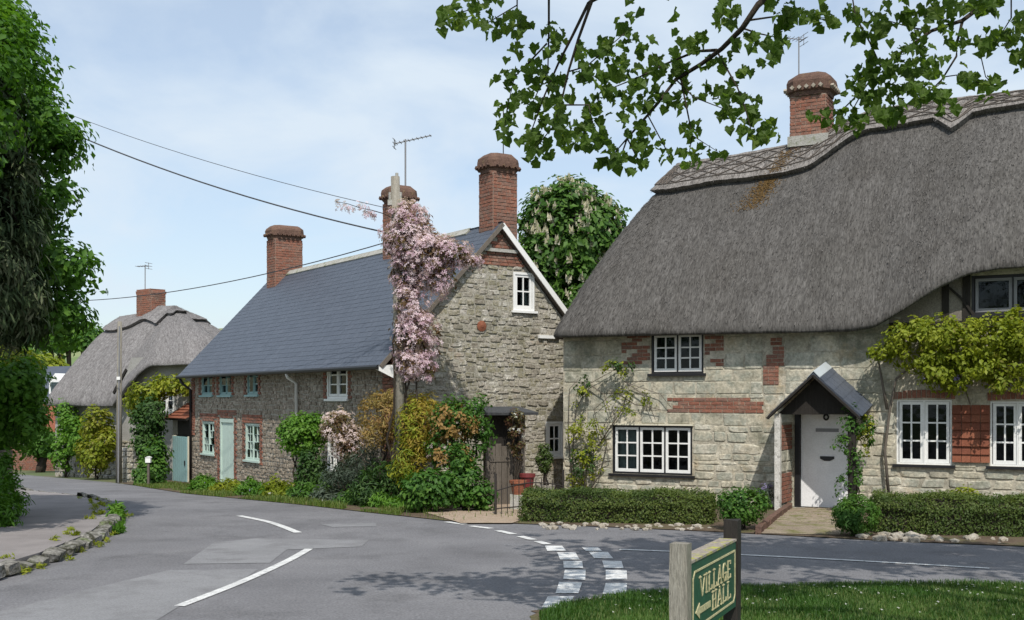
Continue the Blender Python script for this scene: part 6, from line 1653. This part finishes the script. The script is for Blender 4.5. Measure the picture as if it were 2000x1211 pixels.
def strip(pts, w, closed=True):
    mb = MB(); n = len(pts)
    for i in range(n if closed else n - 1):
        a = Vector((pts[i][0], -.0325, pts[i][1])); b = Vector((pts[(i + 1) % n][0], -.0325, pts[(i + 1) % n][1])); d = (b - a).normalized() * w * .3
        mb.beam(a - d, b + d, .004, w, (0, 0, 1) if abs((b - a).normalized().z) < .9 else (1, 0, 0))
    return mb
ax0, ax1, az0, az1, c_ = bx0 + .045, bx1 - .025, bzb + .035, bzt - .045, .03
bw_ = MB()
bp = [(ax0 + c_, az0), (ax1 - c_, az0), (ax1, az0 + c_), (ax1, az1 - c_ * 0), (ax0 + c_, az1), (ax0, az1 - c_), (ax0, az0 + c_)]
def flat_line(mb, a, b, w, y=-.0335):
    a = Vector((a[0], 0, a[1])); b = Vector((b[0], 0, b[1])); d = (b - a).normalized(); n = Vector((-d.z, 0, d.x)) * w / 2; e = d * w * .3
    vs = [a - e - n, b + e - n, b + e + n, a - e + n]; vs = [Vector((v.x, y, v.z)) for v in vs] + [Vector((v.x, -.0295, v.z)) for v in vs]
    mb.add(vs, [(0, 1, 2, 3), (0, 4, 5, 1), (1, 5, 6, 2), (2, 6, 7, 3), (3, 7, 4, 0)])
for i in range(len(bp)): flat_line(bw_, bp[i], bp[(i + 1) % len(bp)], .009)
bw_.build('border', K['signcream'], sign)
GL = {'V': [((0, 1), (.32, 0), .15), ((.62, 1), (.34, 0), .07)], 'I': [((.14, 0), (.14, 1), .16)], 'L': [((.14, 0), (.14, 1), .16), ((.1, .035), (.56, .035), .07), ((.54, .03), (.54, .22), .06)],
      'A': [((.32, 1), (.04, 0), .07), ((.30, 1), (.58, 0), .16), ((.14, .32), (.5, .32), .06)], 'G': [((.58, .78), (.42, .97), .08), ((.42, .97), (.22, .95), .09), ((.22, .95), (.10, .72), .14), ((.10, .72), (.10, .28), .16), ((.10, .28), (.22, .05), .14), ((.22, .05), (.44, .04), .09), ((.52, .04), (.52, .44), .14), ((.36, .44), (.62, .44), .06)],
      'E': [((.14, 0), (.14, 1), .16), ((.1, .035), (.56, .035), .07), ((.1, .965), (.54, .965), .07), ((.1, .52), (.42, .52), .06), ((.54, .03), (.54, .22), .05), ((.52, .97), (.52, .80), .05)], 'H': [((.14, 0), (.14, 1), .16), ((.54, 0), (.54, 1), .16), ((.14, .52), (.54, .52), .06)]}
SF = {'V': [(0, 1), (.62, 1)], 'I': [(.14, 0), (.14, 1)], 'L': [(.14, 1)], 'A': [(.04, 0), (.58, 0)], 'H': [(.14, 0), (.14, 1), (.54, 0), (.54, 1)], 'G': [], 'E': []}
GW = {'V': .66, 'I': .30, 'L': .60, 'A': .64, 'G': .66, 'E': .62, 'H': .70}
def word(txt, x0, x1, z0, h):
    tw = sum(GW[c] + .10 for c in txt) - .10; sx = (x1 - x0) / tw; x = x0
    for c in txt:
        mb = MB()
        for j, (a, b, w) in enumerate(GL[c]): flat_line(mb, (x + a[0] * sx, z0 + a[1] * h), (x + b[0] * sx, z0 + b[1] * h), w * min(sx, h) * .95, -.0335 - .0004 * j)
        for a in SF[c]: flat_line(mb, (x + (a[0] - .13) * sx, z0 + abs(a[1] - .02) * h), (x + (a[0] + .13) * sx, z0 + abs(a[1] - .02) * h), .05 * h, -.0355)
        mb.build('letter', K['signcream'], sign); x += (GW[c] + .10) * sx
sxp = lambda px: on(SMx, px, 1140, -.033)[0]
lh = .088
word('VILLAGE', sxp(1368), sxp(1428), bzt - .080 - lh, lh)
word('HALL', sxp(1391), sxp(1428), bzt - .182 - lh, lh)
ar = MB(); axx, azz = sxp(1359), bzt - .232
ar.prism([(axx, azz), (axx + .07, azz + .036), (axx + .07, azz + .014), (sxp(1388), azz + .014), (sxp(1388), azz - .014), (axx + .07, azz - .014), (axx + .07, azz - .036)], -.0338, -.0295)
ar.build('arrow', K['signcream'], sign)

# ================================================================== GRASS AND DAISIES
n = 110000
gx = rng.uniform(.1, 8.5, n); gy = 9.0 + (rng.random(n)) * 2.9
edge = np.interp(gx, [a for a, b in ROAD_R1[1:]], [b for a, b in ROAD_R1[1:]])
ok = (gy < edge + rng.normal(size=n) * .03 + .02) & (gx > .24)
gx, gy = gx[ok], gy[ok]; n = len(gx)
tuft = np.array([mnoise.noise(Vector((a * 1.3, b * 1.3, 0))) for a, b in zip(gx, gy)])
hgt = .028 + .028 * np.clip(tuft + .4, 0, 1) + rng.random(n) * .022
a_ = rng.uniform(0, 2 * math.pi, n); Rm = np.zeros((n, 3, 3)); Rm[:, 0, 0] = np.cos(a_); Rm[:, 0, 1] = -np.sin(a_); Rm[:, 1, 0] = np.sin(a_); Rm[:, 1, 1] = np.cos(a_); Rm[:, 2, 2] = 1
sc = np.stack([hgt * 2.2, hgt * rng.uniform(.5, 2.2, n), hgt], -1)
obj('grass', scatter('grass', BLADE, np.stack([gx, gy, np.full(n, .028)], -1), Rm, sc, np.clip(tuft * .5 + .4 + rng.normal(size=n) * .18, 0, .99)), K['grass'], None, None, 'stuff')
gr = [o for o in COL.objects if o.name == 'grass'][0]; tag(gr, 'short green lawn grass of the roadside verge')
n = 240; dx = rng.uniform(.5, 7, n); dy = 9.6 + rng.random(n) ** .6 * 2.0
edge = np.interp(dx, [a for a, b in ROAD_R1[1:]], [b for a, b in ROAD_R1[1:]]); ok = dy < edge - .03; dx, dy = dx[ok], dy[ok]
o = obj('daisies', scatter('daisies', FLOWER, np.stack([dx, dy, .055 + rng.random(len(dx)) * .02], -1), basis(np.array([0, -.3, 1]) + rng.normal(size=(len(dx), 3)) * .25), rng.uniform(.02, .032, len(dx))), K['f_white'], None, None, 'stuff')
tag(o, 'small white daisies dotted through the verge grass')
# rough grass along the street edge below the slate house
n = 22000
pts_ = np.array(ROAD_R2[6:14]); seg = np.linalg.norm(np.diff(pts_, axis=0), axis=1); cs = np.concatenate([[0], np.cumsum(seg)])
s_ = rng.random(n) * cs[-1]; ex = np.interp(s_, cs, pts_[:, 0]); ey = np.interp(s_, cs, pts_[:, 1])
off = rng.random(n) ** 1.3 * 1.3 - .04 * rng.random(n)
gx = ex + .80 * off; gy = ey + .60 * off
ok = (gx < -1.9) | (rng.random(n) < .03)
ok &= np.array([mnoise.noise(Vector((a * .9, b * .9, 8))) > -.22 for a, b in zip(gx, gy)]); gx, gy = gx[ok], gy[ok]; n = len(gx)
tuft = np.array([mnoise.noise(Vector((a * 1.1, b * 1.1, 3))) for a, b in zip(gx, gy)])
hgt = .03 + .20 * np.clip(tuft + .1, 0, 1) * rng.random(n) + rng.random(n) * .05
a_ = rng.uniform(0, 2 * math.pi, n); Rm = np.zeros((n, 3, 3)); Rm[:, 0, 0] = np.cos(a_); Rm[:, 0, 1] = -np.sin(a_); Rm[:, 1, 0] = np.sin(a_); Rm[:, 1, 1] = np.cos(a_); Rm[:, 2, 2] = 1
o = obj('verge_grass', scatter('verge_grass', BLADE, np.stack([gx, gy, G(gy) + .01], -1), Rm, np.stack([.10 + hgt, hgt * 1.4, hgt], -1), np.clip(tuft * .5 + .5 + rng.normal(size=n) * .25, 0, .99)), K['roughgrass'], None, None, 'stuff')
tag(o, 'long rough grass along the street edge below the slate house')
